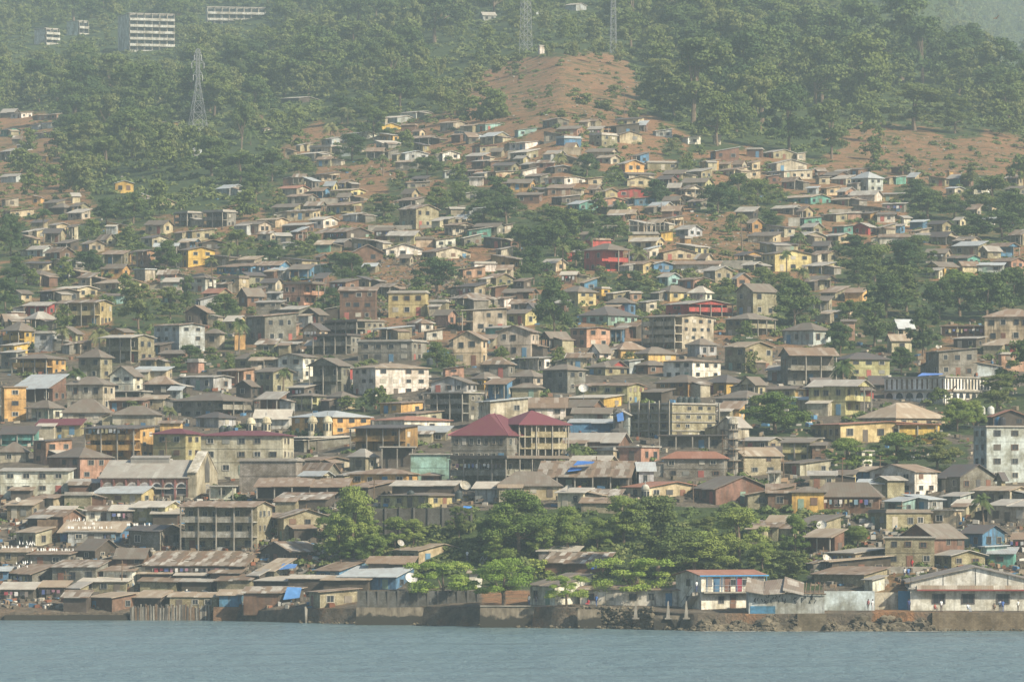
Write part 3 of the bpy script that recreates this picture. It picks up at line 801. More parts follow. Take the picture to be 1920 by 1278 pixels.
655 662 718 492 472 14 g N r 1 - | rust-patched iron house on the central slope
716 724 792 482 466 10 g W g 1 - | cream-white house with long grey iron roof in the centre
780 812 815 463 448 3 f C b 1 -
814 818 854 464 454 5 s W r 1 -
790 818 882 486 475 9 g D p 1 -
875 880 921 446 434 6 s T g 1 - | small teal-fronted hut on the central slope
940 946 962 436 422 3 s D b 1 -
930 940 962 482 468 5 s D g 1 -
625 645 662 468 455 6 g K g 1 n
592 600 616 496 484 5 g N b 1 -
582 600 622 512 500 3 s A g 1 n
642 668 692 416 404 4 g L g 1 n
530 556 560 470 460 2 s W g 1 n
213 216 250 363 343 5 g Y q 1 C | lone yellow house with grey roof in the dense upper-left trees
232 244 276 380 366 6 g U q 1 n
133 136 150 380 368 5 z C g 1 -
97 120 132 402 392 9 h K b 1 n
325 352 378 426 400 2 f G g 2 v
378 418 441 426 398 3 f G g 2 v | grey two-storey concrete house with terrace upper left of centre
280 300 326 392 386 6 g C r 1 n
405 430 460 366 360 8 g L q 1 n
520 556 578 366 352 5 g D s 1 - | peach shack with reddish roof on upper central slope
617 658 685 370 357 4 g y t 1 - | pale yellow bungalow with tan roof on upper central slope
0 26 36 220 210 7 g K g 1 n
18 40 59 222 212 3 s W g 1 -
67 106 134 224 214 3 g P t 1 -
62 96 118 242 234 3 g W g 1 n
66 95 121 258 248 2 g L w 1 -
0 20 35 300 284 6 s L g 1 v
30 48 62 282 276 4 h L q 1 n
84 87 99 304 293 3 s Y g 1 -
0 30 45 342 332 5 g L g 1 n
300 304 334 240 230 3 g M g 1 n
355 360 378 292 282 7 s L q 1 n
468 472 493 226 219 4 g N r 1 n
488 496 510 253 244 3 s D r 1 -
525 560 595 194 186 4 g K g 1 n | long low shed alone on the upper hillside clearing
555 590 622 300 293 4 g D w 1 n
580 620 640 288 277 3 f D g 1 -
610 622 645 272 261 4 g L g 1 -
710 716 752 248 236 6 g Y w 1 - | white and yellow hut with pale roof at the upper edge of the slum
752 778 782 247 237 2 f N r 1 n
712 745 780 232 222 5 g L w 1 n
750 780 815 222 216 4 g L g 1 n
640 675 706 262 252 4 g W g 1 n
640 664 670 290 277 3 s L g 1 -
825 850 876 242 235 4 g D t 1 n
868 910 960 246 233 4 g A w 1 - | long low shack with green section below the bare ridge
965 972 1006 256 246 5 s A g 1 -
900 925 958 268 258 9 g B q 1 -
955 985 1032 281 267 4 g W g 1 - | long white shack below the bare ridge
885 900 932 288 274 3 s B m 1 -
1043 1058 1090 275 259 3 f U q 1 n | small bright blue hut high on the central slope
1105 1128 1158 274 253 3 f B g 2 -
1132 1142 1199 251 239 7 s K k 1 v
1225 1230 1260 258 248 4 s L q 1 -
825 830 862 300 287 5 g W w 1 -
885 906 917 316 302 3 s N g 1 -
916 920 936 316 304 2 s N g 1 -
895 930 976 336 326 5 s C g 1 -
976 980 1006 333 322 6 s W g 1 -
830 834 852 334 324 3 s L g 1 -
862 890 905 334 322 4 s P r 1 -
1030 1040 1070 326 313 3 g K q 1 -
1022 1058 1098 346 335 3 g W t 1 - | long white shack with tan roof, upper centre right
1100 1103 1130 348 337 3 s C t 1 -
1120 1145 1162 308 297 5 g D t 1 -
1160 1172 1208 324 306 7 g O g 1 - | small orange-fronted shack, upper centre right
1210 1214 1272 319 305 2 f B g 1 - | unfinished tan hut with green painted circles
1170 1176 1231 350 338 7 g C t 1 -
1150 1158 1226 370 359 5 g R b 1 -
1105 1128 1173 388 376 5 g P r 1 -
1173 1190 1232 386 374 5 s U b 1 -
1065 1086 1121 396 382 7 g T q 1 - | turquoise shack with patched roof, upper centre right
748 780 822 428 391 9 g B p 2 - | weathered two-storey rust and block house on the upper central slope
835 838 871 404 394 4 s C g 1 -
875 880 907 406 394 3 s L q 1 n | tiny pale blue-white hut on the upper central slope
867 874 897 376 363 4 s G g 1 -
758 764 806 356 346 3 s G g 1 -
880 905 910 346 336 2 s W g 1 n
1280 1290 1314 270 259 4 s W g 1 -
1337 1340 1352 272 256 2 f D g 1 -
1333 1342 1386 300 283 8 s N q 1 - | red-brown hut with pale blue-grey roof, upper right
1313 1318 1348 316 303 4 s O g 1 -
1400 1428 1432 296 280 2 f N g 1 -
1430 1450 1492 298 287 6 g B g 1 -
1488 1495 1511 302 288 3 s D g 1 -
1440 1456 1514 323 306 8 g D g 1 - | tan long house with grey roof, upper right
1403 1406 1426 334 322 3 s C b 1 -
1430 1470 1526 334 325 6 s D q 1 l
1436 1440 1460 346 330 3 s N g 1 -
1530 1536 1556 346 334 2 s D g 1 -
1545 1570 1592 340 328 6 g N b 1 -
1598 1628 1657 360 333 12 h L q 2 p | tall pale villa with silvery pyramid roof on the right hillside
1560 1586 1602 348 336 7 s D w 1 -
1665 1680 1700 345 337 3 s T g 1 -
1470 1520 1560 383 372 6 g T t 1 - | long low teal-tinged shack with grey roof, right hillside
1560 1590 1616 387 375 4 g B t 1 -
1514 1530 1536 366 352 3 s L q 1 -
1540 1550 1575 366 355 4 s C t 1 -
1595 1640 1656 378 368 8 g W g 1 n
1655 1690 1696 377 368 3 s y g 1 -
1655 1695 1702 396 387 3 s G g 1 l
1775 1790 1808 366 354 3 g D q 1 -
1820 1826 1853 366 354 4 s D g 1 l
1672 1692 1702 327 314 1 f N r 1 n
1775 1780 1788 334 325 1 f O r 1 n
1800 1806 1830 392 383 3 g D g 1 -
1855 1860 1880 398 386 3 g C g 1 -
1835 1845 1862 362 352 3 s W g 1 -
'''
SPEC = []
for ln in DATA.strip().splitlines():
    a, _, lab = ln.partition('|'); t = a.split()
    SPEC.append((*[float(x) for x in t[:6]], t[6], t[7], t[8], int(t[9]), '' if len(t) < 11 or t[10] == '-' else t[10], lab.strip() or None))
H_ = {}
def kindname(vb, st, wm):
    if st > 1 or (wm > 14 and vb > 560): return 'house'
    if wm > 10 and vb <= 560: return 'row_shack'
    return 'waterfront_shanty' if vb > 930 else ('hillside_shack' if vb < 560 else 'bungalow')
for sp in SPEC:
    lab = sp[11]; st = sp[9]; s_ = F/dist(sp[1], min(sp[3], vquay(sp[1])))
    u0, uc, u1, vb, ve = sp[:5]
    if 'red two-storey villa' in (lab or ''): pass
    name = kindname(sp[3], st, (u1-u0)/s_)
    if 'apartment' in (lab or ''): name = 'apartment_house'
    kw = {}
    if lab and 'turquoise-blue hut' in lab: pass
    h = house(*sp[:6], sp[6], sp[7], sp[8], st, sp[10], lab, name=name, cat={'waterfront_shanty': 'shanty', 'hillside_shack': 'shack', 'row_shack': 'row shack'}.get(name, 'house'), **kw)
    h.bare = not lab; H_[lab or (u0, vb)] = h

def lm(key):
    for k, v in H_.items():
        if isinstance(k, str) and key in k: return v
    raise KeyError(key)
def special(name, lab, cat, u, v, th=0, u_look=None):
    r = empty(name, gnd(u, v), -R(th), label=lab, cat=cat); q = House(); q.root = r; q.lab = lab; q.u = u; q.v = v; q.cat = cat; q.s = F/dist(u, v); THINGS.append(q); return q
def arch_poly(w, h_, n=8, pointed=False):        # opening outline, foot centre at origin
    r = w/2; pts = [(-r, 0), (r, 0)]; k = 1.35 if pointed else 1
    for q in range(n+1):
        a = math.pi*q/n; x = r*math.cos(a); y = h_-r*k+r*k*math.sin(a) if not pointed else h_-r*k+r*k*(1-abs(math.cos(a)))**.75
        pts.append((x, y))
    return pts
def arch_panel(m, pts, plane, t, z, d0, d1, mi=0):
    # prism of outline pts pushed from d0 to d1 in front of plane 'f' (y=d) or 'r' (x=d)
    if plane == 'f': A = [(t+x, d0, z+y) for x, y in pts]; B = [(t+x, d1, z+y) for x, y in pts]; m.hexa(B[::-1], A[::-1], mi) if d1 < d0 else m.hexa(A, B, mi)
    else: A = [(d0, t+x, z+y) for x, y in pts]; B = [(d1, t+x, z+y) for x, y in pts]; m.hexa(A, B, mi)

# ---- 3-storey gallery building at the shanties
h = house(335, 474, 513, 1034, 950, 9, 'g', 'B', 'r', 3, 'v', 'tan three-storey building with two long white-railed galleries above the left shanties', name='gallery_building', theta=17, depth=9, nf=6); h.bare = False
for o in h.root.children:
    if o.name.startswith('balcony'): o.color = (.5, .49, .44, 1)
# ---- waterfront white two-storey house with stair
h = house(1270, 1315, 1436, 1142, 1078, 9, 'G', 'W', 's', 2, 'CD', 'white two-storey waterfront house with rust-red roof, blue trim and outside stair', theta=66, nf=1, nr=5, fcol=(.16, .15, .15), name='house')
h.bare = False
m = MB(); m.box(h.x1, h.y0-.2, h.H/2-.1, h.x1+1.3, h.y1+.6, h.H/2+.08); m.obj('balcony', 'concrete', h.root)
m = MB(); n = 14
for k in range(n+1):
    y = h.y0+.1+(h.y1-h.y0)*k/n; m.bar((h.x1+1.25, y, h.H/2+.08), (h.x1+1.25, y, h.H/2+1.0), .025)
for z in (.5, 1.0): m.bar((h.x1+1.25, h.y0, h.H/2+z), (h.x1+1.25, h.y1, h.H/2+z), .03)
m.obj('railing', 'steel', h.root)
for k in range(5):
    y = h.y0+.3+(h.y1-h.y0-.6)*k/4; m = MB(); m.box(-.05, -.05, 0, .05, .05, h.H/2-.2); link('post', m.mesh('post', ['frame']), h.root, (.06, .14, .24), (h.x1+1.2, y, h.H/2+.1))
m = MB(); m.box(h.x1+.45, h.y0-.45, h.H-.14, h.x1+.52, h.y1+.45, h.H+.02); m.obj('fascia', 'frame', h.root, (.05, .25, .5))
for k, c in enumerate([(.06, .13, .22), (.15, .08, .06), (.22, .04, .06), (.12, .09, .08), (.1, .1, .1)]):
    y = h.y0+1.5+(h.y1-h.y0-3)*k/4; link('door', DO, h.root, c, (h.x1, y+.9, h.H/2+.1), math.pi/2, (.95, 1.3, 2.0))
for y in (h.y0+5, h.y0+10.2): link('door', DO, h.root, (.16, .09, .06), (h.x1, y, .1), math.pi/2, (.9, 1.3, 2.0))
m = MB(); n = 12                                   # stair along the shaded gable end
for k in range(n):
    t = k/n; x = h.x1-.6-3.6*(1-t); m.box(x, h.y0-1.15, h.H/2*t-.3, x+.34, h.y0-.05, h.H/2*(t+1/n))
m.bar((h.x1-4.2, h.y0-1.2, .9), (h.x1-.5, h.y0-1.2, h.H/2+.9), .05)
m.obj('staircase', 'concrete', h.root)
seaside = h
# ---- white warehouse with broad gable at right shore
h = house(1708, 1950, 1952, 1144, 1104, 1, 'f', 'W', 'g', 1, 'nC', 'long white waterfront warehouse with broad gable and dark square windows', name='warehouse', depth=26); h.bare = False
H0 = h.H; wx = h.x1
m = MB(); pk = H0+3.1; ev = H0+1.1; w0, w1 = h.x0-.1, h.x1+.1
m.hexa([(w0, h.y0-.02, H0+.25), (w1, h.y0-.02, H0+.25), (w1, h.y0-.02, ev), (0, h.y0-.02, pk), (w0, h.y0-.02, ev)], [(w0, h.y0+.3, H0+.25), (w1, h.y0+.3, H0+.25), (w1, h.y0+.3, ev), (0, h.y0+.3, pk), (w0, h.y0+.3, ev)])
m.obj('gable', 'clean', h.root, (.66, .65, .6))
m = MB(); m.slab([(w0-.5, h.y1, ev-.1), (w0-.5, h.y0-.4, ev-.1), (0, h.y0-.4, pk+.12), (0, h.y1, pk+.12)], .14); m.slab([(w1+.5, h.y0-.4, ev-.1), (w1+.5, h.y1, ev-.1), (0.001, h.y1, pk+.12), (0.001, h.y0-.4, pk+.12)], .14)
m.obj('roof', 'roof', h.root, (.2, .19, .17, .3))
m = MB(); m.slab([(w0+1, h.y0-.9, H0+.0), (w1, h.y0-.9, H0+.0), (w1, h.y0-.03, H0+.55), (w0+1, h.y0-.03, H0+.55)], .1); m.obj('awning', 'roof', h.root, (.3, .26, .2, .6))
m = MB(); m.box(w0+1, h.y0-.96, H0-.22, w1, h.y0-.9, H0-.02); m.obj('fascia', 'frame', h.root, (.25, .07, .06))
for x in (-.27, .0, .27, .49): 
    f = link('window', WF, h.root, (.10, .09, .09), (x*h.L-1.0 if x > -.2 else x*h.L-.2, h.y0, H0*.55), 0, (1.9, 1, 1.45)); link('pane', WP, f)
m = MB()
for x in (-.5, -.25, 0.0, .25): m = MB(); m.box(x*h.L+.0, h.y0-.06, H0+.3, x*h.L+.1, h.y0-.021, ev+.9 if x else pk-.2); m.obj('downpipe', 'dconcrete', h.root)
# ---- church
h = house(188, 352, 384, 935, 893, 31, 'g', 'P', 'g', 1, 'nC', 'old church with broad pale iron roof, pink arched side and pointed gable front', name='church', cat='church', theta=14, depth=11); h.bare = False
m = MB()
for k in range(7):
    t = h.x0+h.L*(k+.5)/7
    arch_panel(m, arch_poly(1.9, 2.1), 'f', t, h.H*.18, h.y0, h.y0-.12)
m.obj('arch', 'clean', h.root, (.55, .52, .5))
for k in range(7):
    t = h.x0+h.L*(k+.5)/7; m = MB(); arch_panel(m, arch_poly(1.45, 1.7), 'f', t, h.H*.22, h.y0-.12, h.y0-.15)
    if k > 3: m.obj('window', 'pane', h.root)
    else: m.obj('niche', 'clean', h.root, (.38, .37, .38))
m = MB()
for k in range(8):
    t = h.x0+h.L*k/7; m.box(t-.15, h.y0-.3, -1, t+.15, h.y0-.01, h.H-.3)
m.obj('buttress', 'clean', h.root, (.3, .14, .13))
m = MB(); m.slab([(h.x0+3.5, -1.2, h.H+h.rise+.45), (h.x1-4.5, -1.2, h.H+h.rise+.45), (h.x1-4.5, 0, h.H+h.rise+.8), (h.x0+3.5, 0, h.H+h.rise+.8)], .12)
m.box(h.x0+3.5, -1.1, h.H+h.rise-1.0, h.x1-4.5, -.9, h.H+h.rise+.35); m.obj('ridge_vent', 'roof', h.root, (.3, .29, .26, .2))
m = MB(); zz = h.H+h.rise+.6; y0, y1 = h.y0-.3, h.y1+.3; fx = h.x1
m.hexa([(fx+.02, y0, 0-1), (fx+.02, y1, -1), (fx+.02, y1, h.H+.8), (fx+.02, 0, zz+.7), (fx+.02, y0, h.H+.8)], [(fx+1.6, y0, -1), (fx+1.6, y1, -1), (fx+1.6, y1, h.H+.8), (fx+1.6, 0, zz+.7), (fx+1.6, y0, h.H+.8)])
m.obj('front_gable', 'plaster', h.root, (.42, .38, .28))
m = MB(); m.slab([(fx-.0, y0-.2, h.H+.75), (fx+1.7, y0-.2, h.H+.75), (fx+1.7, 0, zz+.9), (fx-.0, 0, zz+.9)], .15); m.slab([(fx-.0, 0.001, zz+.9), (fx+1.7, 0.001, zz+.9), (fx+1.7, y1+.2, h.H+.75), (fx-.0, y1+.2, h.H+.75)], .15); m.obj('coping', 'clean', h.root, (.6, .58, .52))
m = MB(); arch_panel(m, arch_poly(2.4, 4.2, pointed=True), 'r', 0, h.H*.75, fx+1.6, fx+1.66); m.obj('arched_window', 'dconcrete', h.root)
link('window', WF, h.root, (.3, .3, .3), (fx+1.6, 0, 1.6), math.pi/2, (1.4, 1, 1.6))
# white columned porch beside the church
h = house(392, 438, 441, 935, 913, 2, 'f', 'W', 'g', 1, 'vC', 'small white columned porch building right of the church', name='porch_house'); h.bare = False
# ---- maroon hipped roofs
h = house(846, 950, 968, 870, 815, 40, 'h', 'G', 'm', 2, 'C', 'grey concrete house under huge steep maroon hipped roof in the centre', name='house', theta=20, depth=15, nf=7); h.bare = False
m = MB(); q = min(h.L, h.W)/2+.45; zr = h.H+h.rise+.1
for a_, b_ in (((h.x0-.45, h.y0-.45, h.H), (h.x0-.45+q, 0, zr)), ((h.x1+.45, h.y0-.45, h.H), (h.x1+.45-q, 0, zr)), ((h.x0-.45+q, 0, zr), (h.x1+.45-q, 0, zr))):
    m.bar(a_, b_, .13)
m.obj('ridge_cap', 'frame', h.root, (.26, .09, .11))
h = house(958, 975, 1067, 862, 796, 26, 'h', 'B', 'm', 3, 'vwn', 'unfinished concrete frame with open floors under second maroon hipped roof', name='unfinished_house', theta=62, depth=9); h.bare = False
for q in range(3):
    n = 7
    for k in range(n):
        y = h.y0+1+(h.W-1.5)*k/(n-1); m = MB(); m.box(-.1, -.1, 0, .1, .1, h.H/3-.15); link('column', m.mesh('column', ['concrete']), h.root, None, (h.x1-.2, y, h.H*q/3+.1))
# ---- unfinished 4-storey frame: columns proud of the wall
h = lm('unfinished four-storey')
m = MB()
for q in range(5):
    z = h.H*q/4; m.box(h.x0-.25, h.y0-.55, z-.12, h.x1+.5, h.y0-.061, z+.12); m.box(h.x1+.061, h.y0-.055, z-.09, h.x1+.22, h.y1, z+.09)
m.obj('floor_slab', 'concrete', h.root)
for k in range(5):
    m = MB(); m.box(-.12, -.12, 0, .12, .12, h.H+.6); link('column', m.mesh('column', ['concrete']), h.root, None, (h.x0+.1+(h.L-.2)*k/4, h.y0-.7, 0))
for k in (4,):
    m = MB(); m.box(-.12, -.12, 0, .12, .12, h.H+.3); link('column', m.mesh('column', ['concrete']), h.root, None, (h.x1+.7, h.y0+(h.W)*k/4, 0))
# ---- burnt open frame between houses
h = house(715, 775, 778, 880, 840, 1, 'f', 'K', 'g', 1, 'vn', 'open dark concrete frame with bare columns between grey and pale green buildings', name='open_frame'); h.bare = False
# ---- arcade school on the right
h = house(1664, 1772, 1866, 757, 707, 1, 'f', 'W', 'g', 2, 'nC', 'white arcaded school building with unfinished columned upper floor', name='school', cat='school', theta=38); h.bare = False
hs = h.H/2
for face, n, a0, a1 in (('f', 6, h.x0, h.x1), ('r', 7, h.y0, h.y1)):
    sp = (a1-a0)/n
    for k in range(n):
        t = a0+sp*(k+.5); d = h.y0 if face == 'f' else h.x1; sg = -1 if face == 'f' else 1
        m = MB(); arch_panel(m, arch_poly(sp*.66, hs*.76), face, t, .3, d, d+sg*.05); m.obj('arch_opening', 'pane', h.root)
        m = MB()
        if face == 'f': m.box(t-sp*.35, d-.16, .2, t+sp*.35, d-.051, 1.1)
        else: m.box(d+.051, t-sp*.35, .2, d+.16, t+sp*.35, 1.1)
        m.obj('balustrade', 'clean', h.root, (.66, .65, .6))
        for j in range(2):
            m = MB(); q = t+(j-.5)*sp*.5
            if face == 'f': m.box(q-.16, d-.05, hs+.35, q+.16, d-.001, hs*1.9)
            else: m.box(d+.001, q-.22, hs+.35, d+.05, q+.22, hs*1.9)
            m.obj('opening', 'pane' if face == 'r' else 'wood', h.root)
m = MB(); m.box(h.x0-.3, h.y0-.5, hs-.15, h.x1+.5, h.y0-.17, hs+.2); m.box(h.x1+.17, h.y0-.17, hs-.15, h.x1+.5, h.y1, hs+.2); m.obj('floor_slab', 'concrete', h.root)
# ---- mosque: two pairs of pale domed turrets, and dome caps
def dome_tower(name, lab, u, vb, vt, r, col, fins=True):
    q = special(name, lab, 'turret', u, vb); s = q.s; Ht = (vb-vt)/s; r = r/s
    m = MB(); zc = Ht-r*1.5
    m.lathe([(r*.86, -2), (r*.86, zc), (r*1.05, zc+.02), (r*1.05, zc+.2), (r*.95, zc+.2)], 14); m.obj('shaft', 'clean', q.root, col)
    m = MB(); pr = [(r*.95*math.cos(a), zc+.2+r*1.05*math.sin(a)) for a in [k*math.pi/2/7 for k in range(8)]]; pr[-1] = (0, pr[-1][1]); m.lathe(pr, 14); m.obj('dome', 'clean', q.root, col, smooth=True)
    m = MB(); m.bar((0, 0, zc+.2+r), (0, 0, zc+.2+r*1.9), .06); m.lathe([(0, 0), (.13, .13), (0, .26)], 8, (0, 0, zc+.2+r*1.35)); m.obj('finial', 'steel', q.root)
    for k in range(8):
        a = 2*math.pi*k/8; m = MB(); m.box(-.16, -.05, 0, .16, .03, zc*.5); link('slit_window', m.mesh('slit_window', ['pane']), q.root, None, (r*.86*math.sin(a), -r*.86*math.cos(a), zc*.4), a)
    return q
cd = (.62, .57, .42)
dome_tower('domed_turret', 'pale domed turret, leftmost of four above the dark red roof band', 470, 815, 780, 9.5, cd)
dome_tower('domed_turret', 'pale domed turret, second from left above the dark red roof band', 499, 815, 778, 10, cd)
dome_tower('domed_turret', 'pale domed turret, third from left, just left of the orange house corner', 586, 818, 777, 9.5, cd)
dome_tower('domed_turret', 'pale domed turret, rightmost of four in front of the orange house', 614, 818, 777, 9.5, cd)
dome_tower('domed_porch', 'small grey dome on the porch of the cream green-windowed building', 1210, 942, 906, 8, (.42, .42, .36))
# ---- scaffolded minaret
q = special('minaret', 'slender grey minaret with small dome wrapped in wooden scaffolding', 'minaret', 1374, 890); s = q.s; Ht = (890-806)/s
m = MB(); r = .85; m.lathe([(r, -2), (r, Ht)], 8); m.obj('shaft', 'concrete', q.root)
for z in (.32, .56, .8, 1.0): 
    m = MB(); m.lathe([(r, Ht*z-.15), (r*1.6, Ht*z), (r*1.6, Ht*z+.15), (r*.9, Ht*z+.15)], 12); m.obj('gallery', 'concrete', q.root)
m = MB(); 
for k in range(6):
    a = 2*math.pi*k/6; m.bar((r*.75*math.cos(a), r*.75*math.sin(a), Ht), (r*.75*math.cos(a), r*.75*math.sin(a), Ht+.9), .12)
m.lathe([(r*1.0, Ht+.9), (r*1.05, Ht+1.05), (r*1.0, Ht+1.05)], 12); m.obj('lantern', 'concrete', q.root)
m = MB(); pr = [(r*1.1*math.cos(a), Ht+1.05+r*1.3*math.sin(a)) for a in [k*math.pi/2/7 for k in range(8)]]; pr[-1] = (0, pr[-1][1]); m.lathe(pr, 14); m.bar((0, 0, Ht+2), (0, 0, Ht+2.9), .05); m.obj('dome', 'clean', q.root, (.45, .44, .38), smooth=True)
for z in (.12, .42, .66): 
    m = MB(); m.box(-.3, -r-.03, Ht*z, .3, -r+.15, Ht*z+1.3); m.obj('opening', 'pane', q.root)
m = MB(); ww = 1.75
for x in (-1, 0, 1):
    for y in (-1, 1): m.bar((x*ww, y*ww, -1), (x*ww*random.uniform(.9, 1.1), y*ww, Ht*.98), .045)
k = 0
while k*1.15 < Ht*.95:
    z = k*1.15
    for y in (-1, 1): m.bar((-ww*1.15, y*ww, z), (ww*1.15, y*ww, z+random.uniform(-.1, .1)), .04)
    for x in (-1, 1): m.bar((x*ww, -ww*1.1, z+.1), (x*ww, ww*1.1, z+.1), .04)
    k += 1
m.bar((-ww, -ww, 0), (ww, -ww, Ht*.4), .04); m.bar((ww, -ww, Ht*.4), (-ww, -ww, Ht*.8), .04); m.obj('scaffolding', 'wood', q.root)
# grey spire-like turret with blue tarp near centre
q = special('stepped_turret', 'dark ornate turret top with blue cloth left of the unfinished frame building', 'turret', 1160, 818); s = q.s; Ht = 46/s
m = MB(); m.lathe([(1.5, -1), (1.5, Ht*.25), (.75, Ht*.35), (.7, Ht*.7), (.95, Ht*.72), (.9, Ht*.8), (.5, Ht*.85), (.45, Ht), (0, Ht*1.05)], 8); m.obj('shaft', 'dconcrete', q.root)
m = MB(); m.hexa([(-.2, -1.05, Ht*.6), (.9, -1.0, Ht*.65), (.9, -.95, Ht*.65), (-.2, -1.0, Ht*.6)], [(-.4, -1.05, Ht*.9), (.7, -1.0, Ht), (.7, -.95, Ht), (-.4, -1.0, Ht*.9)]); m.obj('tarpaulin', 'cloth', q.root, (.08, .2, .5))

# ---- concrete apartment blocks in the upper left forest
def block_tower(u0, uc, u1, vb, vt, st, lab, th, bays=6, dp=None):
    q = house(u0, uc, u1, vb, vt, 1, 'f', 'W', 'g', st, 'nC', lab, name='apartment_block', cat='apartment block', theta=th); q.bare = False
    hs = q.H/st; y1 = q.y1
    wall = [c for c in q.root.children if c.name.startswith('wall')][0]
    for k in range(st):
        m = MB(); m.box(q.x1+.061, q.y0+.1, hs*k-.14, q.x1+1.3, y1, hs*k+.0); m.box(q.x1+1.2, q.y0+.1, hs*k+.0, q.x1+1.3, y1, hs*k+.95); m.obj('balcony', 'plaster', q.root, (.5, .5, .46))
        for b in range(bays):
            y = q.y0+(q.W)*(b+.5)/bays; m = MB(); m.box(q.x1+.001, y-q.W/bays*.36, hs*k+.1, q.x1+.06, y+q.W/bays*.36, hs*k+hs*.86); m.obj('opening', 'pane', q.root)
    for b in range(bays+1):
        y = q.y0+.1+(q.W-.2)*b/bays; m = MB(); m.box(-.09, -.1, 0, .9, .1, q.H+.3); link('fin', m.mesh('fin', ['concrete']), q.root, (.5, .5, .46), (q.x1+.062, y, 0))
    return q
block_tower(215, 242, 325, 98, 26, 6, 'six-storey pale concrete apartment block standing in the upper left forest', 72, 6)
block_tower(385, 388, 497, 50, 14, 3, 'long ruined concrete block with broken bays at the top left', 78, 8)
block_tower(62, 84, 108, 84, 54, 3, 'small stepped concrete block with roof masts at the far upper left', 50, 2)
block_tower(123, 146, 163, 66, 40, 2, 'small pale concrete block half hidden between the upper left blocks', 50, 2)
house(1608, 1616, 1636, 884, 846, 1, 'f', 'W', 'g', 2, 'C', 'narrow bright white building between the dark trees at lower right', name='house').bare = False
house(900, 906, 930, 40, 28, 6, 'G', 'L', 'g', 1, 'C', 'pale gabled building among treetops left of the lattice mast', name='small_house').bare = False
house(960, 990, 1018, 36, 22, 5, 's', 'L', 'g', 1, 'C', 'white building beside the lattice mast on the ridge top', name='small_house').bare = False
house(1060, 1080, 1100, 18, 12, 4, 'g', 'L', 'w', 1, 'n', 'low pale roof among trees right of the lattice mast', name='small_house').bare = False
house(1009, 1012, 1021, 104, 86, 1, 'f', 'W', 'w', 1, 'n', 'small white equipment hut at the foot of the lattice mast', name='equipment_hut', cat='hut').bare = False
house(1245, 1260, 1282, 32, 26, 3, 'g', 'L', 'w', 1, 'n', 'long pale roof among trees at the top right of centre', name='small_house').bare = False

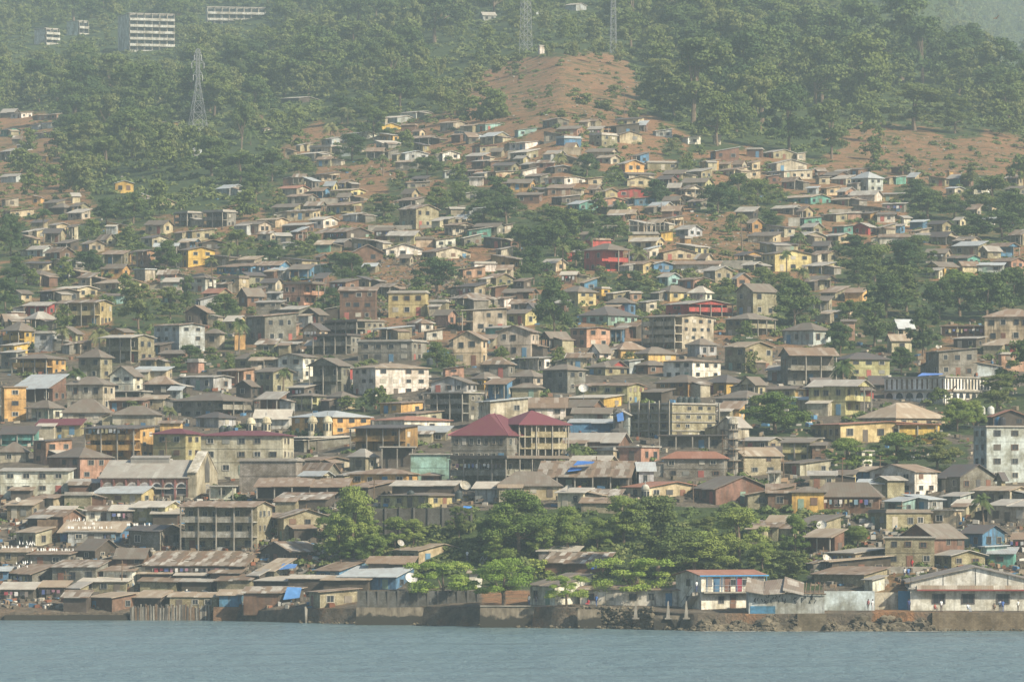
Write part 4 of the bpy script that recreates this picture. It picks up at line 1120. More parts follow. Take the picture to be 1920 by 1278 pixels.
# ------------------------------------------------------------------ filler shanties in the dense town between the read-off houses
OCC = np.zeros((1300, 2000), np.uint8)
def occ(u0, v0, u1, v1, val=1):
    OCC[max(0, int(v0)):max(0, int(v1)), max(0, int(u0)):max(0, int(u1))] = val
for t in THINGS:
    if hasattr(t, 'box'): occ(t.box[0], t.box[2]-3, t.box[1], t.box[3]+(9 if t.lab and t.st > 1 else 0))
TREES = '''
662 1048 138 92 r|round glossy green mango tree above the shanties, left of the wooded bank
740 1030 62 60 r
636 1050 76 56 r
694 1050 64 56 r
665 1056 50 60 r
775 1022 50 48 r
700 1060 60 60 r
830 1130 86 108 a|feathery light green acacia standing against the grey block sea wall
945 1138 92 118 a|feathery acacia on the dirt quay right of the block sea wall
1062 1136 64 66 a|small young acacia on the dirt quay before the brown roof
1190 1132 96 132 a|widest feathery acacia, in front of the blue-white long building
973 1040 122 128 r|broad dark tree on the bank above the metal stairs
1062 1040 92 72 r|dark green tree between the metal-stairs tree and the big bamboo mass
1170 1020 92 100 r
1235 1085 150 160 e|huge olive-green bamboo-like tree mass in the middle of the waterfront
1300 1075 80 130 r|broad-leaved tree just above the white two-storey waterfront house
1385 1050 100 104 r|dark broad tree right of the bamboo-like mass
1330 1030 60 80 e
1490 1040 76 50 r
1478 1100 66 100 e|drooping olive-green tree touching the white waterfront house roof
1430 1070 60 60 r
1608 1020 44 60 b
1555 975 25 50 b
910 1020 50 50 r
860 1010 60 60 e
1120 1030 60 60 r
1020 1045 60 60 r
1588 884 64 84 r|dark tree left of the white tower behind trees, lower right
1682 876 66 92 r|dark tree in the middle of the three below the yellow school building
1758 884 72 96 e|olive-leaved tree, rightmost of the three below the yellow school building
1455 812 78 118 r|flat-layered dark tree right of the domed minaret
1420 780 40 50 r
1795 806 60 60 r
1825 800 50 50 r
1870 770 66 90 e
1762 760 36 50 r
690 770 42 36 r
712 770 50 38 r|dark round tree in front of the big white institutional building
650 770 30 50 r
885 780 44 50 e
1100 862 32 50 b
1280 812 14 60 b
1040 630 110 70 r|tall dark tree in a gap between yellow house and peach house
1048 690 40 40 r
1490 610 88 84 r
1465 560 50 60 r
1600 490 50 80 r
1640 530 70 90 r
1610 545 60 70 e
1690 520 70 90 r
1720 500 60 70 r
1700 590 90 110 e
1660 595 80 90 r
1760 600 80 70 r
1800 590 90 90 r|bright leafy tree right of the valley clump, below the turquoise-green house
1850 600 90 100 r
1900 590 90 90 r
1640 650 80 80 e|rounded pale green tree above the olive apartment house
1575 670 70 60 r
1730 672 90 70 e|tall spreading tree at the top of the bare brown slope on the right
1690 700 50 50 r
1590 610 50 60 r
1430 560 60 50 r
1360 560 40 50 r
1400 640 40 40 r
1410 710 50 40 e
1180 690 30 36 e
820 550 70 88 r|wide dark bush-like tree beside the grey scree in the centre
785 560 40 50 r
660 530 55 60 r
620 590 50 50 r
640 510 40 70 r
560 480 30 60 r
505 490 40 60 r
590 465 30 40 r
940 690 44 40 r
820 690 50 48 r
845 700 36 44 r
1000 530 70 60 r
1010 480 60 70 r
975 470 50 50 r
1040 480 70 60 r
1060 450 60 70 r
1090 440 50 70 r
1150 455 50 60 r
1030 430 50 60 r
1080 500 50 60 r
1120 400 40 40 r
1150 350 40 46 r
1100 330 44 46 r
1290 325 40 36 r
1230 385 50 50 r
1345 400 60 70 r
1385 380 56 60 r
1420 395 60 70 r
1450 385 40 50 r
1260 290 30 40 e
1370 440 40 30 r
1440 430 36 60 r
1530 1010 36 50 r
930 1060 60 60 r
690 1015 60 60 r
620 1010 50 50 b
1010 1085 40 50 a
1740 410 60 80 r
1715 380 44 60 r
1790 410 44 60 r
1860 395 66 90 r
1900 420 60 80 r
1830 450 50 80 r
1880 450 60 80 r
1640 330 44 40 r
1700 330 40 40 e
1820 350 44 50 e
930 390 60 70 r
860 390 50 50 r
800 330 40 60 r
860 345 40 50 r
820 400 50 50 r
905 420 50 60 r
950 420 56 70 r
760 290 50 40 r
720 405 40 70 e
745 360 40 36 e
700 260 60 60 r
660 300 50 60 r
640 230 50 60 r
690 230 50 60 r
560 330 40 60 r
510 340 60 60 r
480 380 60 60 r
450 345 60 80 r
520 395 40 40 e
120 530 50 40 r
60 545 44 36 r
165 520 55 60 r
170 450 40 50 r
240 460 36 50 r
260 480 30 40 r
310 510 60 56 r|dark round tree splitting the pinkish and bright yellow houses on the left slope
235 550 40 40 r
350 590 70 40 e
260 620 90 80 e|flat-topped spreading tree left of the white three-storey apartment house
200 590 40 50 r
320 600 60 60 e
420 600 50 60 r
410 640 40 40 r
430 700 40 30 r
355 690 44 50 r
395 680 30 40 r
20 480 80 60 r
30 530 50 50 r
10 580 60 50 r
250 420 60 60 r
200 420 50 50 r
120 620 50 40 r
445 480 50 60 r
480 690 30 40 r
250 770 24 40 b
330 695 30 30 b
1320 540 20 40 b
1290 520 20 30 b
1240 530 20 30 b
1180 560 50 60 e
1215 560 36 50 e
1130 540 40 40 e
1360 500 30 40 e
1690 150 165 150 r|largest dark layered tree standing on the ridge at top right
1610 130 130 130 r|big dark spreading tree left of the largest ridge tree, top right
1400 75 100 150 r|wide flat-topped dark tree at the top edge right of centre
1715 245 84 150 e|broad rounded light green tree above the right bare slope
1790 250 64 80 e|smaller rounded light green tree right of the broad one above the bare slope
1885 190 120 90 r|dark forest tree at the right edge below the far hazy hill
1250 195 80 110 e|rounded light green tree at the forest edge right of the ridge knoll
1345 275 110 90 r|tall dense tree at the lower forest edge, right of centre
1480 285 130 100 r|tall dark tree hanging over the red-brick upper shacks
1560 300 110 90 e|olive tree at the lowest forest corner left of the right bare slope
'''
trees = []
for ln in TREES.strip().splitlines():
    a, _, lab = ln.partition('|'); t = a.split(); trees.append([float(t[0]), float(t[1]), float(t[2]), float(t[3]), t[4], lab])
for t in trees: occ(t[0]-t[3]*.4, t[1]-t[2]*.9, t[0]+t[3]*.4, t[1])
FB = [(-400, 420), (0, 205), (90, 205), (130, 290), (190, 390), (260, 400), (400, 390), (470, 370), (510, 290), (560, 235), (640, 200), (720, 215), (830, 205), (870, 150), (940, 110), (1010, 100), (1140, 90), (1190, 130), (1210, 200), (1290, 245), (1400, 262), (1500, 290), (1585, 300), (1625, 215), (1700, 200), (1800, 230), (1920, 250), (2400, 300)]
def fline(u):
    for (a, b), (c, d) in zip(FB, FB[1:]):
        if u <= c: return b+(d-b)*(u-a)/(c-a)
    return 300
def inpoly(u, v, P):
    r = False; j = len(P)-1
    for i in range(len(P)):
        if (P[i][1] > v) != (P[j][1] > v) and u < (P[j][0]-P[i][0])*(v-P[i][1])/(P[j][1]-P[i][1])+P[i][0]: r = not r
        j = i
    return r
BARE = [[(1260, 400), (1390, 395), (1430, 470), (1420, 490), (1320, 490), (1280, 470)], [(690, 415), (800, 415), (790, 445), (700, 445)], [(1720, 655), (1760, 640), (1860, 680), (1870, 700), (1730, 705)],
        [(890, 500), (700, 500), (690, 540), (860, 590)], [(980, 110), (1190, 110), (1210, 230), (900, 230), (880, 190)], [(1600, 220), (1920, 280), (1920, 340), (1690, 340), (1540, 310)], [(1640, 1040), (1700, 1040), (1720, 1140), (1640, 1140)]]
def inbare(u, v): return any(inpoly(u, v, P) for P in BARE)
FILL = []
rnd = random.Random(11)
def try_fill(n, va, vb_, ua, ub, wpx, hpx, cat, dens):
    c = 0
    for _ in range(n*40):
        if c >= n: break
        u, v = rnd.uniform(ua, ub), rnd.uniform(va, vb_)
        if (u < 540 and v < 430 and rnd.random() < .93) or v < fline(u)+35 or inbare(u, v) or (540 < u < 1540 and v > 955) or (v > 1060 and u > 640): continue
        if noise.noise(Vector((u/90, v/60, 3.3))) < dens: continue
        w, hh = rnd.uniform(*wpx)/2, rnd.uniform(*hpx); s = F/dist(u, v)/10
        w *= s; hh *= s
        v0, v1, a, b = int(v-hh-3), int(v), int(u-w), int(u+w)
        if a < 0 or b > 1999 or v1 > 1100: continue
        blk = OCC[v0:v1, a:b]
        if blk.size == 0 or blk.mean() > {1: .26, 1.5: .36, 2: .30, 3: .2}[cat]: continue
        occ(a, v0, b, v1); FILL.append((u, v, w, hh, s, cat)); c += 1
try_fill(16, 760, 930, 5, 1500, (90, 150), (76, 88), 3, -.6)
try_fill(90, 720, 950, 5, 1915, (70, 130), (50, 60), 2, -.6)
try_fill(210, 730, 1100, 5, 1915, (44, 90), (24, 31), 1, -.6)
try_fill(50, 560, 730, 5, 1915, (65, 120), (48, 58), 2, -.3)
try_fill(110, 560, 740, 5, 1915, (45, 90), (24, 30), 1, -.25)
try_fill(140, 430, 640, 5, 1915, (36, 90), (19, 26), 1.5, -.4)
try_fill(165, 235, 560, 5, 1915, (30, 90), (16, 22), 1.5, -.15)
WCH = list('BBBBBGGGDDDDCCCKKKNNPLEEMyWBBGDCKBDBGDTOU'); RCH = list('bbbbrrrppggwtkq')
filled = []
for (u, v, w, hh, s, cat) in FILL:
    cat = int(cat); r = rnd.random(); split = rnd.uniform(.55, .85)
    uc = u-w+2*w*split if r < .75 else (u-w+2*w*(1-split))
    big = cat > 1
    if v < 560: roof = rnd.choice('gggssz')
    elif v > 950: roof = rnd.choice('sssgg')
    else: roof = rnd.choice('hhggsG')
    wl = rnd.choice(WCH if cat == 1 else 'BBGDDCCCWELDyBC'); rc = rnd.choice('rppggwwtt') if v > 940 else rnd.choice(RCH)
    hp = house(u-w, uc, u+w, v, v-hh, s*(rnd.uniform(11, 17) if roof in 'hG' else rnd.uniform(6, 11)), roof, wl, rc, cat, rnd.choice(['', '', 'v', '', 'l', 'v', 'D', '', 'w', 'p', 'd' if v > 700 else '']), None, name=kindname(v, cat, 2*w/(F/dist(u, v))), cat={'waterfront_shanty': 'shanty', 'hillside_shack': 'shack', 'row_shack': 'row shack'}.get(kindname(v, cat, 2*w/(F/dist(u, v))), 'house'))
    hp.bare = True; filled.append(hp)
print('houses', len(THINGS), 'fill', len(filled))

# ------------------------------------------------------------------ terrain sheet
def smooth(a, b, x): t = min(1, max(0, (x-a)/(b-a))); return t*t*(3-2*t)
us = np.arange(-900, 2821, 12); NV = 300
verts, faces, cov = [], [], []
for i, u in enumerate(us):
    u = float(u); vq = vquay(u)
    for j in range(-2, NV):
        v = vq if j < 0 else vq+(-80-vq)*j/(NV-1)
        p = gnd(u, v)
        if j == -2: p.z = -2.0; p.y -= 1.5
        if j == -1: p.z -= .15
        if j > 12: p.z += (noise.noise(Vector((p.x/9, p.y/14, 0)))*.45+noise.noise(Vector((p.x/35, p.y/45, 5)))*.5)*min(1, (j-12)/20)-.1
        verts.append(p)
        fl = fline(u); g = 1-smooth(fl-30, fl+40, v)
        g = max(g*1.1, (.43 if u < 560 else .36) if 230 < v < 720 else .25)
        if any(abs(u-t[0]) < t[3]*.6 and t[1]-t[2]*.7 < v < t[1]+8 for t in trees): g = max(g, .62)
        if 560 < u < 1560 and 950 < v < 1090: g = .72
        urb = smooth(520, 760, v)*.75+.08
        nu = noise.noise(Vector((u/30, v/18, 2.2)))*34
        if inbare(u+nu, v+nu*.6): g = .43; urb = .05
        if v > 1105: g = .1; urb = .15 if (905 < u < 990 or 1640 < u < 1710) else .62
        cov.append((g, urb, 0, 1))
nr = NV+2
for i in range(len(us)-1):
    for j in range(nr-1):
        a = i*nr+j; faces.append((a, a+nr, a+nr+1, a+1))
me = bpy.data.meshes.new('hillside'); me.from_pydata(verts, [], faces)
ca = me.color_attributes.new('cover', 'FLOAT_COLOR', 'POINT'); ca.data.foreach_set('color', np.array(cov, np.float32).ravel())
me.polygons.foreach_set('use_smooth', [True]*len(faces)); me.materials.append(M['soil'])
tag(link('hillside', me), kind='structure')
m = MB(); 
xs = [-3000, 3000]; m.poly([(-3000, -400, 0), (3000, -400, 0), (3000, 1500, 0), (-3000, 1500, 0)]); tag(m.obj('sea_water', 'water'), kind='structure')

# ------------------------------------------------------------------ foliage
def leaf_cloud(n, lobes, leaf, flat=.85, seed=0, droop=0.0):
    g = np.random.default_rng(seed); idx = g.integers(0, len(lobes), n); L = np.array(lobes)[idx]
    d = g.normal(size=(n, 3)); d /= np.linalg.norm(d, axis=1)[:, None]
    low = d[:, 2] < -.35; d[low, 2] *= -.6; d /= np.linalg.norm(d, axis=1)[:, None]
    r = (g.random(n)**.3)[:, None]
    bump = 1+.16*np.sin(d[:, :1]*9+L[:, :1]*31)*np.sin(d[:, 1:2]*8+L[:, 1:2]*17)+.12*np.sin(d[:, 2:3]*11+L[:, 2:3]*23)
    p = L[:, :3]+d*r*bump*L[:, 3:4]*np.array([1, 1, flat])
    nrm = d+g.normal(size=(n, 3))*.5; nrm /= np.linalg.norm(nrm, axis=1)[:, None]
    t = np.cross(nrm, g.normal(size=(n, 3))); t /= np.linalg.norm(t, axis=1)[:, None]; b = np.cross(nrm, t)
    sz = leaf*(.6+.8*g.random(n))[:, None]
    if droop: t = t*.6+np.array([0, 0, -droop]); 
    v = np.stack([p-t*sz, p+b*sz*.55, p+t*sz*.9, p-b*sz*.55], 1)
    return v.reshape(-1, 3).astype(np.float32)
def quads_mesh(name, v, mat):
    nf = len(v)//4; me = bpy.data.meshes.new(name); me.vertices.add(len(v)); me.vertices.foreach_set('co', v.ravel())
    me.loops.add(nf*4); me.loops.foreach_set('vertex_index', np.arange(nf*4, dtype=np.int32)); me.polygons.add(nf)
    me.polygons.foreach_set('loop_start', np.arange(0, nf*4, 4, dtype=np.int32)); me.polygons.foreach_set('loop_total', np.full(nf, 4, np.int32))
    me.materials.append(mat); me.update(calc_edges=True); return me
def lobes_for(kind, seed):
    g = random.Random(seed); out = []
    if kind == 'r':
        for k in range(46):
            a = g.uniform(0, 6.28); q = g.uniform(.02, 1)**.6*.40; z = g.uniform(.20, .86); q *= 1-.7*max(0, z-.5)/.36
            out.append((q*math.cos(a), q*math.sin(a), z, g.uniform(.055, .15)))
    elif kind == 'a':
        for k in range(22):
            a = g.uniform(0, 6.28); q = g.uniform(.05, .42); z = g.uniform(.32, .86)-.25*q; out.append((q*math.cos(a), q*math.sin(a), z, g.uniform(.07, .15)))
    elif kind == 'e':
        for k in range(40):
            a = g.uniform(0, 6.28); q = g.uniform(.02, .40); z = g.uniform(.22, .92); q *= 1-.5*abs(z-.5); out.append((q*math.cos(a), q*math.sin(a), z, g.uniform(.04, .13)))
    elif kind == 't':      # tall slender with visible trunk
        for k in range(13):
            a = g.uniform(0, 6.28); q = g.uniform(.0, .30); z = g.uniform(.48, .92); out.append((q*math.cos(a), q*math.sin(a), z, g.uniform(.09, .17)))
    else:
        for k in range(7):
            a = g.uniform(0, 6.28); q = g.uniform(0, .3); out.append((q*math.cos(a), q*math.sin(a), g.uniform(.2, .65), g.uniform(.18, .3)))
    return out
MAT = dict(r='leaf_r', a='leaf_a', e='leaf_e', t='leaf_e', b='leaf_r'); MATF = dict(r='leaf_f', a='leaf_a', e='leaf_g', t='leaf_g', b='leaf_f'); MATN = dict(MAT, r='leaf_n')
PROTO, LOW, TRK = {}, {}, {}
for kind in 'raetb':
    for q in range(4):
        lb = lobes_for(kind, q*13+ord(kind)); near = False
        PROTO[kind, q, 'n'] = quads_mesh('crown', leaf_cloud(20000, lb, .015 if kind != 'a' else .014, seed=q, droop=.5 if kind in 'a' else 0), M[MATN[kind]])
        PROTO[kind, q, 'f'] = quads_mesh('crown', leaf_cloud(8000, lb, .022, seed=q+40), M[MATF[kind]])
        LOW[kind, q] = leaf_cloud(1900, lb, .038, seed=q+80)
        m = MB(); g = random.Random(q+5); top = .5; bend = g.uniform(-.04, .04)
        m.bar((0, 0, -.08), (bend, 0, .28), .028, n=7, r2=.02); m.bar((bend, 0, .28), (bend*1.5, .02, .6), .02, n=6, r2=.008)
        for (x, y, z, r) in lb[:6]: m.bar((bend, 0, g.uniform(.2, .32)), (x, y, z), .012, n=5, r2=.004)
        TRK[kind, q] = m.mesh('trunk', ['trunk'])
# forest trees
g2 = random.Random(5); forest = []
u = -260
def add_forest(u, v, kind=None, hm=None, wm=None):
    D = dist(u, v); s = F/D
    kind = kind or g2.choice('rrrrreet'); h_ = hm or min(24, g2.lognormvariate(2.45, .33)); w_ = wm or h_*g2.uniform(.8, 1.15)*(.7 if kind == 't' else 1)
    forest.append([u, v, h_*s, w_*s, kind, ''])
for row in range(0, 60):
    v = -70+row*9.5
    if v > 330: break
    u = -230+g2.uniform(0, 20)
    while u < 2150:
        s = F/dist(u, max(v, -70)); step = 7.6*s*g2.uniform(.7, 1.3)
        vv = v+g2.uniform(-5, 5)
        if vv < fline(u)-2 and not (vv > 190 and u < 700 and OCC[int(vv-11*s):int(vv), max(0, int(u-4*s)):max(1, int(u+4*s))].mean() > .12) and not inbare(u, vv) and not (OCC[int(max(0, vv-8)), int(min(1999, max(0, u)))]) and not (170 < u < 330 and 98 < vv < 125):
            if s < 5.2 and row % 2 and g2.random() < .5: pass
            add_forest(u, vv)
        u += step
BLK = [(205, 20, 330, 100), (380, 8, 500, 46), (40, 46, 112, 84), (118, 36, 166, 60), (340, 95, 400, 235), (895, 25, 935, 40), (960, 18, 1020, 98), (1138, 20, 1162, 100), (1058, 5, 1102, 18), (525, 178, 600, 196), (815, 80, 862, 95)]
forest = [t for t in forest if not any(b[0]-t[3]*.45 < t[0] < b[2]+t[3]*.45 and t[1]-t[2] < b[3]-2 and t[1] > b[3]-4 for b in BLK)]
# scattered trees on the settled slopes
for _ in range(620):
    u, v = g2.uniform(-50, 1970), g2.uniform(205, 760)
    if v < fline(u)-5: continue
    left = u < 560 and v < 470
    if inbare(u, v) and g2.random() < .93: continue
    if not left and noise.noise(Vector((u/110, v/60, 9.1))) < -.08+max(0, (v-480)/800): continue
    s = F/dist(u, v); vi, ui = int(v), int(min(1999, max(0, u)))
    if OCC[max(0, vi-int(6*s)):vi, max(0, ui-int(3*s)):ui+int(3*s)].mean() > .25: continue
    forest.append([u, v, g2.uniform(6, 11)*s, g2.uniform(6.5, 11)*s, g2.choice('rrrre'), ''])
for u, v, hh, ww in ((1030, 125, 40, 30), (1028, 190, 30, 20), (1075, 128, 50, 26), (890, 180, 55, 60), (905, 205, 50, 56), (935, 165, 60, 56), (870, 205, 45, 40), (1120, 120, 40, 40), (1160, 125, 46, 34), (1170, 100, 50, 50), (965, 140, 40, 50), (1090, 215, 40, 60), (1050, 235, 26, 50), (1130, 225, 36, 60), (1150, 190, 30, 40), (940, 228, 34, 44), (915, 226, 36, 50), (990, 218, 30, 40), (1190, 230, 40, 50), (1210, 215, 60, 50), (820, 225, 60, 50), (860, 228, 50, 50)):
    forest.append([u, v, hh, ww, g2.choice('ttee'), ''])
allt = trees+forest
vis = [t for t in allt if -t[3]*.4 < t[0] < 1920+t[3]*.4 and t[1] > -5]
def key(t): return t[2]*t[3]*(2.5 if t in trees else 1)
vis.sort(key=lambda t: -key(t)); indiv = vis[:290]; ids = set(id(t) for t in indiv); rest = [t for t in allt if id(t) not in ids]
TREE_T = []
for t in indiv:
    u, v, hp, wp, kind, lab = t; v = min(v, vquay(u)-1); p = gnd(u, v); s = F/p.y; q = g2.randrange(4)
    name = {'a': 'acacia_tree', 'r': 'broadleaf_tree', 'e': 'olive_leaved_tree', 't': 'slender_tree', 'b': 'bush'}[kind]
    r = empty(name, p, g2.uniform(0, 6.28)); wf = {'r': .78, 'a': .72}.get(kind, .86); r.scale = (wp/s/wf, wp/s/wf, hp/s/.95)
    link('trunk', TRK[kind, q], r); link('crown', PROTO[kind, q, 'n' if (p.y < 1000 or 'light green' in lab or 'bright leafy' in lab) else 'f'], r)
    h = House(); h.root = r; h.lab = lab; h.u, h.v = u, v-hp*.5; h.cat = 'tree'; h.kindc = kind; h.size = hp/s; THINGS.append(h)
byk = {}
for t in rest:
    u, v, hp, wp, kind, lab = t; p = gnd(u, v); s = F/p.y; a = LOW[kind, g2.randrange(4)]; ang = g2.uniform(0, 6.28); c, sn = math.cos(ang), math.sin(ang)
    n_ = 7600 if s > 3.5 else 5000
    b = a[:n_]*np.array([wp/s/.92, wp/s/.92, hp/s/.95], np.float32); b = np.stack([b[:, 0]*c-b[:, 1]*sn+p.x, b[:, 0]*sn+b[:, 1]*c+p.y, b[:, 2]+p.z], 1)
    byk.setdefault(MATF[kind], []).append(b)
allv = np.concatenate([x for k in byk for x in byk[k]]).astype(np.float32); fm = quads_mesh('forest', allv, M['leaf_f'])
fm.materials.append(M['leaf_g']); fm.materials.append(M['leaf_a']); mi = np.concatenate([np.full(sum(len(x) for x in byk[k])//4, {'leaf_f': 0, 'leaf_g': 1, 'leaf_a': 2}[k], np.int32) for k in byk]); fm.polygons.foreach_set('material_index', mi)
tag(link('forest', fm), 'hazy green forest covering the upper hillside', 'forest', None, 'stuff')
# scrub and undergrowth
sc = []; base = leaf_cloud(70, [(0, 0, .3, .5), (.4, .1, .25, .35), (-.3, .2, .2, .35)], .22, seed=3)
for _ in range(15000):
    u, v = g2.uniform(-150, 2070), g2.uniform(-60, 1090); fl = fline(u); nz = noise.noise(Vector((u/50, v/25, 1.7)))
    if v > fl and nz < (-.22 if v < 620 else .2) and not (560 < u < 1540 and 955 < v < 1085): continue
    if inbare(u, v) and g2.random() < .5: continue
    if v > 700 and not (560 < u < 1540 and 955 < v < 1085) and g2.random() < .5: continue
    p = gnd(u, v); z = g2.uniform(.8, 2.2)*(1.5 if v < fl else 1); a = g2.uniform(0, 6.28); c, sn = math.cos(a), math.sin(a)
    b = base*z; sc.append(np.stack([b[:, 0]*c-b[:, 1]*sn+p.x, b[:, 0]*sn+b[:, 1]*c+p.y, b[:, 2]*.8+p.z-.2], 1))

for _ in range(9500):
    u, v = g2.uniform(-100, 2020), g2.uniform(100, 620)
    if v < fline(u)-10 and not inbare(u, v): continue
    p = gnd(u, v); z = min(1.8, g2.lognormvariate(-.7, .5)); a = g2.uniform(0, 6.28); c, sn = math.cos(a), math.sin(a); b = base[:160]*z
    sc.append(np.stack([b[:, 0]*c-b[:, 1]*sn+p.x, b[:, 0]*sn+b[:, 1]*c+p.y, b[:, 2]*.7+p.z-.1], 1))
for _ in range(2600):
    u, v = g2.choice([g2.uniform(-40, 620), g2.uniform(850, 1920)]), g2.uniform(-40, 260)
    if v > fline(u)+6 or (212 < u < 328 and 60 < v < 101): continue
    p = gnd(u, v); z = g2.uniform(2.0, 4.2); a = g2.uniform(0, 6.28); c, sn = math.cos(a), math.sin(a); b = base*z
    sc.append(np.stack([b[:, 0]*c-b[:, 1]*sn+p.x, b[:, 0]*sn+b[:, 1]*c+p.y, b[:, 2]*.7+p.z-.3], 1))
tag(link('scrub', quads_mesh('scrub', np.concatenate(sc).astype(np.float32), M['leaf_g'])), 'dry green scrub and bushes between houses and trees', 'scrub', None, 'stuff')
# palms
def frond(m, a, ln, el, dr):
    n = 9; pts = []
    for k in range(n+1):
        t = k/n; x = ln*t*math.cos(el)*(1-.15*t); z = ln*(math.sin(el)*t-dr*t*t); pts.append(Vector((x*math.cos(a), x*math.sin(a), z)))
    side = Vector((-math.sin(a), math.cos(a), 0))
    for k in range(n):
        t = (k+.5)/n; w = ln*.20*math.sin(math.pi*min(1, t*.9+.12))
        for sg in (-1, 1):
            for h2 in range(2):
                p0 = pts[k].lerp(pts[k+1], h2*.5); p1 = pts[k].lerp(pts[k+1], h2*.5+.34); d = (pts[k+1]-pts[k])*.5
                m.poly([p0, p1, p1+side*sg*w+d-Vector((0, 0, w*.75)), p0+side*sg*w+d*.9-Vector((0, 0, w*.8))])
PALM = []
for q in range(4):
    g = random.Random(q+60); m = MB()
    for k in range(24): frond(m, k*2.4+g.uniform(-.2, .2), g.uniform(.8, 1.1), g.uniform(-.3, 1.25), g.uniform(.55, .9))
    PALM.append(m.mesh('crown', ['leaf_p']))
PLIST = '''1580 745 80 52|tallest feathery palm beside the olive apartment house
1505 700 54 40|palm between the pale house and hut roofs right of centre
1845 990 72 50|coconut palm above the blue timber house at the right
140 745 62 40|palm left of the white house with tan gable
116 660 54 32|palm on the left slope, right of the pair
80 655 52 30|palm on the left slope, left of the pair
188 660 54 50|broad palm above the pyramid-roofed two-storey house
265 660 46 40|palm just left of the white three-storey apartment house
448 660 70 40|palm right of the white three-storey block
612 720 62 36|palm left of the big white institutional building
1392 470 76 34|lone tall palm on the bare red slope
1475 525 60 28|palm in front of the pale yellow two-storey house
1508 555 58 28|leaning palm right of the pale yellow two-storey house
1110 480 54 32|palm beside the vivid red villa
1055 510 60 30|palm left of the detached red wall
400 545 68 28|thin tall palm over the white two-storey house on the left
430 500 50 30|palm right of the bright yellow two-storey house
80 435 50 34|palm at the upper left among round trees
305 225 46 34|palm in the forest left of the free-standing pylon
455 262 48 40|palm at the forest edge right of the free-standing pylon
555 232 44 40|palm above the upper left slum
652 232 40 40|palm left of the upper white and yellow hut
718 330 44 26|small thin palm on the dry upper slope
1195 500 44 44|short bushy palm right of the vivid red villa
530 745 60 30|palm between grey houses left of the big white building
318 800 44 30|palm in front of the large grey house with wide brown roof
1075 885 60 40|palm right of the two maroon roofs
215 830 40 26|small palm behind the yellow-orange building
1560 900 0 0|
1790 830 0 0|
1050 315 34 34|small banana-like palm below the bright blue hut
1165 405 36 40|short palm on the upper right-centre slope
470 270 40 34|palm among dense trees, upper left middle
130 320 40 34|hazy palm in the far left trees
1495 470 40 36|palm in the valley trees behind the yellow two-storey house
620 265 40 36|palm by the upper terraces left of the white shacks'''
for k, ln in enumerate(PLIST.splitlines()):
    a, _, lab = ln.partition('|'); u, v, hp, wp = [float(x) for x in a.split()]
    if hp < 1: continue
    p = gnd(u, v); s = F/p.y; r = empty('palm_tree', p, k*1.3, label=lab, cat='palm tree', group='coconut palms on the hillside'); Ht = (hp-wp*.35)/s; w = wp/s/1.5
    m = MB(); bx = random.uniform(-.1, .1)*Ht
    m.bar((0, 0, -.5), (bx*.4, 0, Ht*.4), .22, n=7, r2=.16); m.bar((bx*.4, 0, Ht*.4), (bx, 0, Ht), .16, n=7, r2=.12); m.obj('trunk', 'trunk', r)
    link('crown', PALM[k % 4], r, None, (bx, 0, Ht), None, (w, w, w))
    h = House(); h.root = r; h.lab = lab; h.u, h.v, h.cat = u, v, 'palm tree'; THINGS.append(h)

# ------------------------------------------------------------------ lattice towers
def lattice(u, v, hp, wb, wt, lab, arms=(), bays=12, r=.11, th=.3, panels=False, name='lattice_tower'):
    p = gnd(u, v); s = F/p.y; Ht = hp/s; wb, wt = wb/s/2, wt/s/2; root = empty(name, p, th, label=lab, cat='pylon')
    m = MB(); ring = lambda z: [(sx*(wb+(wt-wb)*min(1, z/(Ht*.62) if arms else z/Ht)), sy*(wb+(wt-wb)*min(1, z/(Ht*.62) if arms else z/Ht)), z) for sx, sy in ((-1, -1), (1, -1), (1, 1), (-1, 1))]
    zs = [0]; 
    for k in range(bays): zs.append(zs[-1]+(1.0-.55*k/bays))
    zs = [-.5+(z/zs[-1])*(Ht+.5) for z in zs]
    for k in range(bays):
        A, B = ring(zs[k]), ring(zs[k+1])
        for i in range(4):
            j = (i+1) % 4; m.bar(A[i], B[i], r*1.3); m.bar(A[i], B[j], r*.8); m.bar(A[j], B[i], r*.8); m.bar(B[i], B[j], r*.7)
    m.obj('lattice_frame', 'steel', root)
    for za, wa in arms:
        m = MB(); z = Ht*za; w = wa/s/2
        for sg in (-1, 1):
            for y in (-wt, wt): m.bar((sg*wt, y, z), (sg*w, 0, z+.1), r); m.bar((sg*wt, y, z+1.6), (sg*w, 0, z+.1), r)
        m.obj('crossarm', 'steel', root)
        for sg in (-1, 1):
            m = MB(); m.lathe([(.05, 0), (.13, -.3), (.13, -1.6), (.05, -1.9)], 6); link('insulator', m.mesh('insulator', ['steel']), root, None, (sg*w, 0, z))
    h = House(); h.root = root; h.lab = lab; h.u, h.v, h.cat = u, v, 'pylon'; THINGS.append(h); return root, Ht
lattice(371, 255, 163, 34, 6, 'free-standing power pylon with three pairs of arms in the upper left forest', ((.93, 14), (.84, 24), (.70, 18)), 9, .06, .35, name='power_pylon')
rt, ht = lattice(986, 100, 135, 18, 12, 'thick white lattice mast on the ridge at top centre', (), 10, .065, .5)
lattice(1150, 100, 140, 11, 6, 'thinner hazy lattice mast right of the thick one at the top', (), 10, .05, .2)

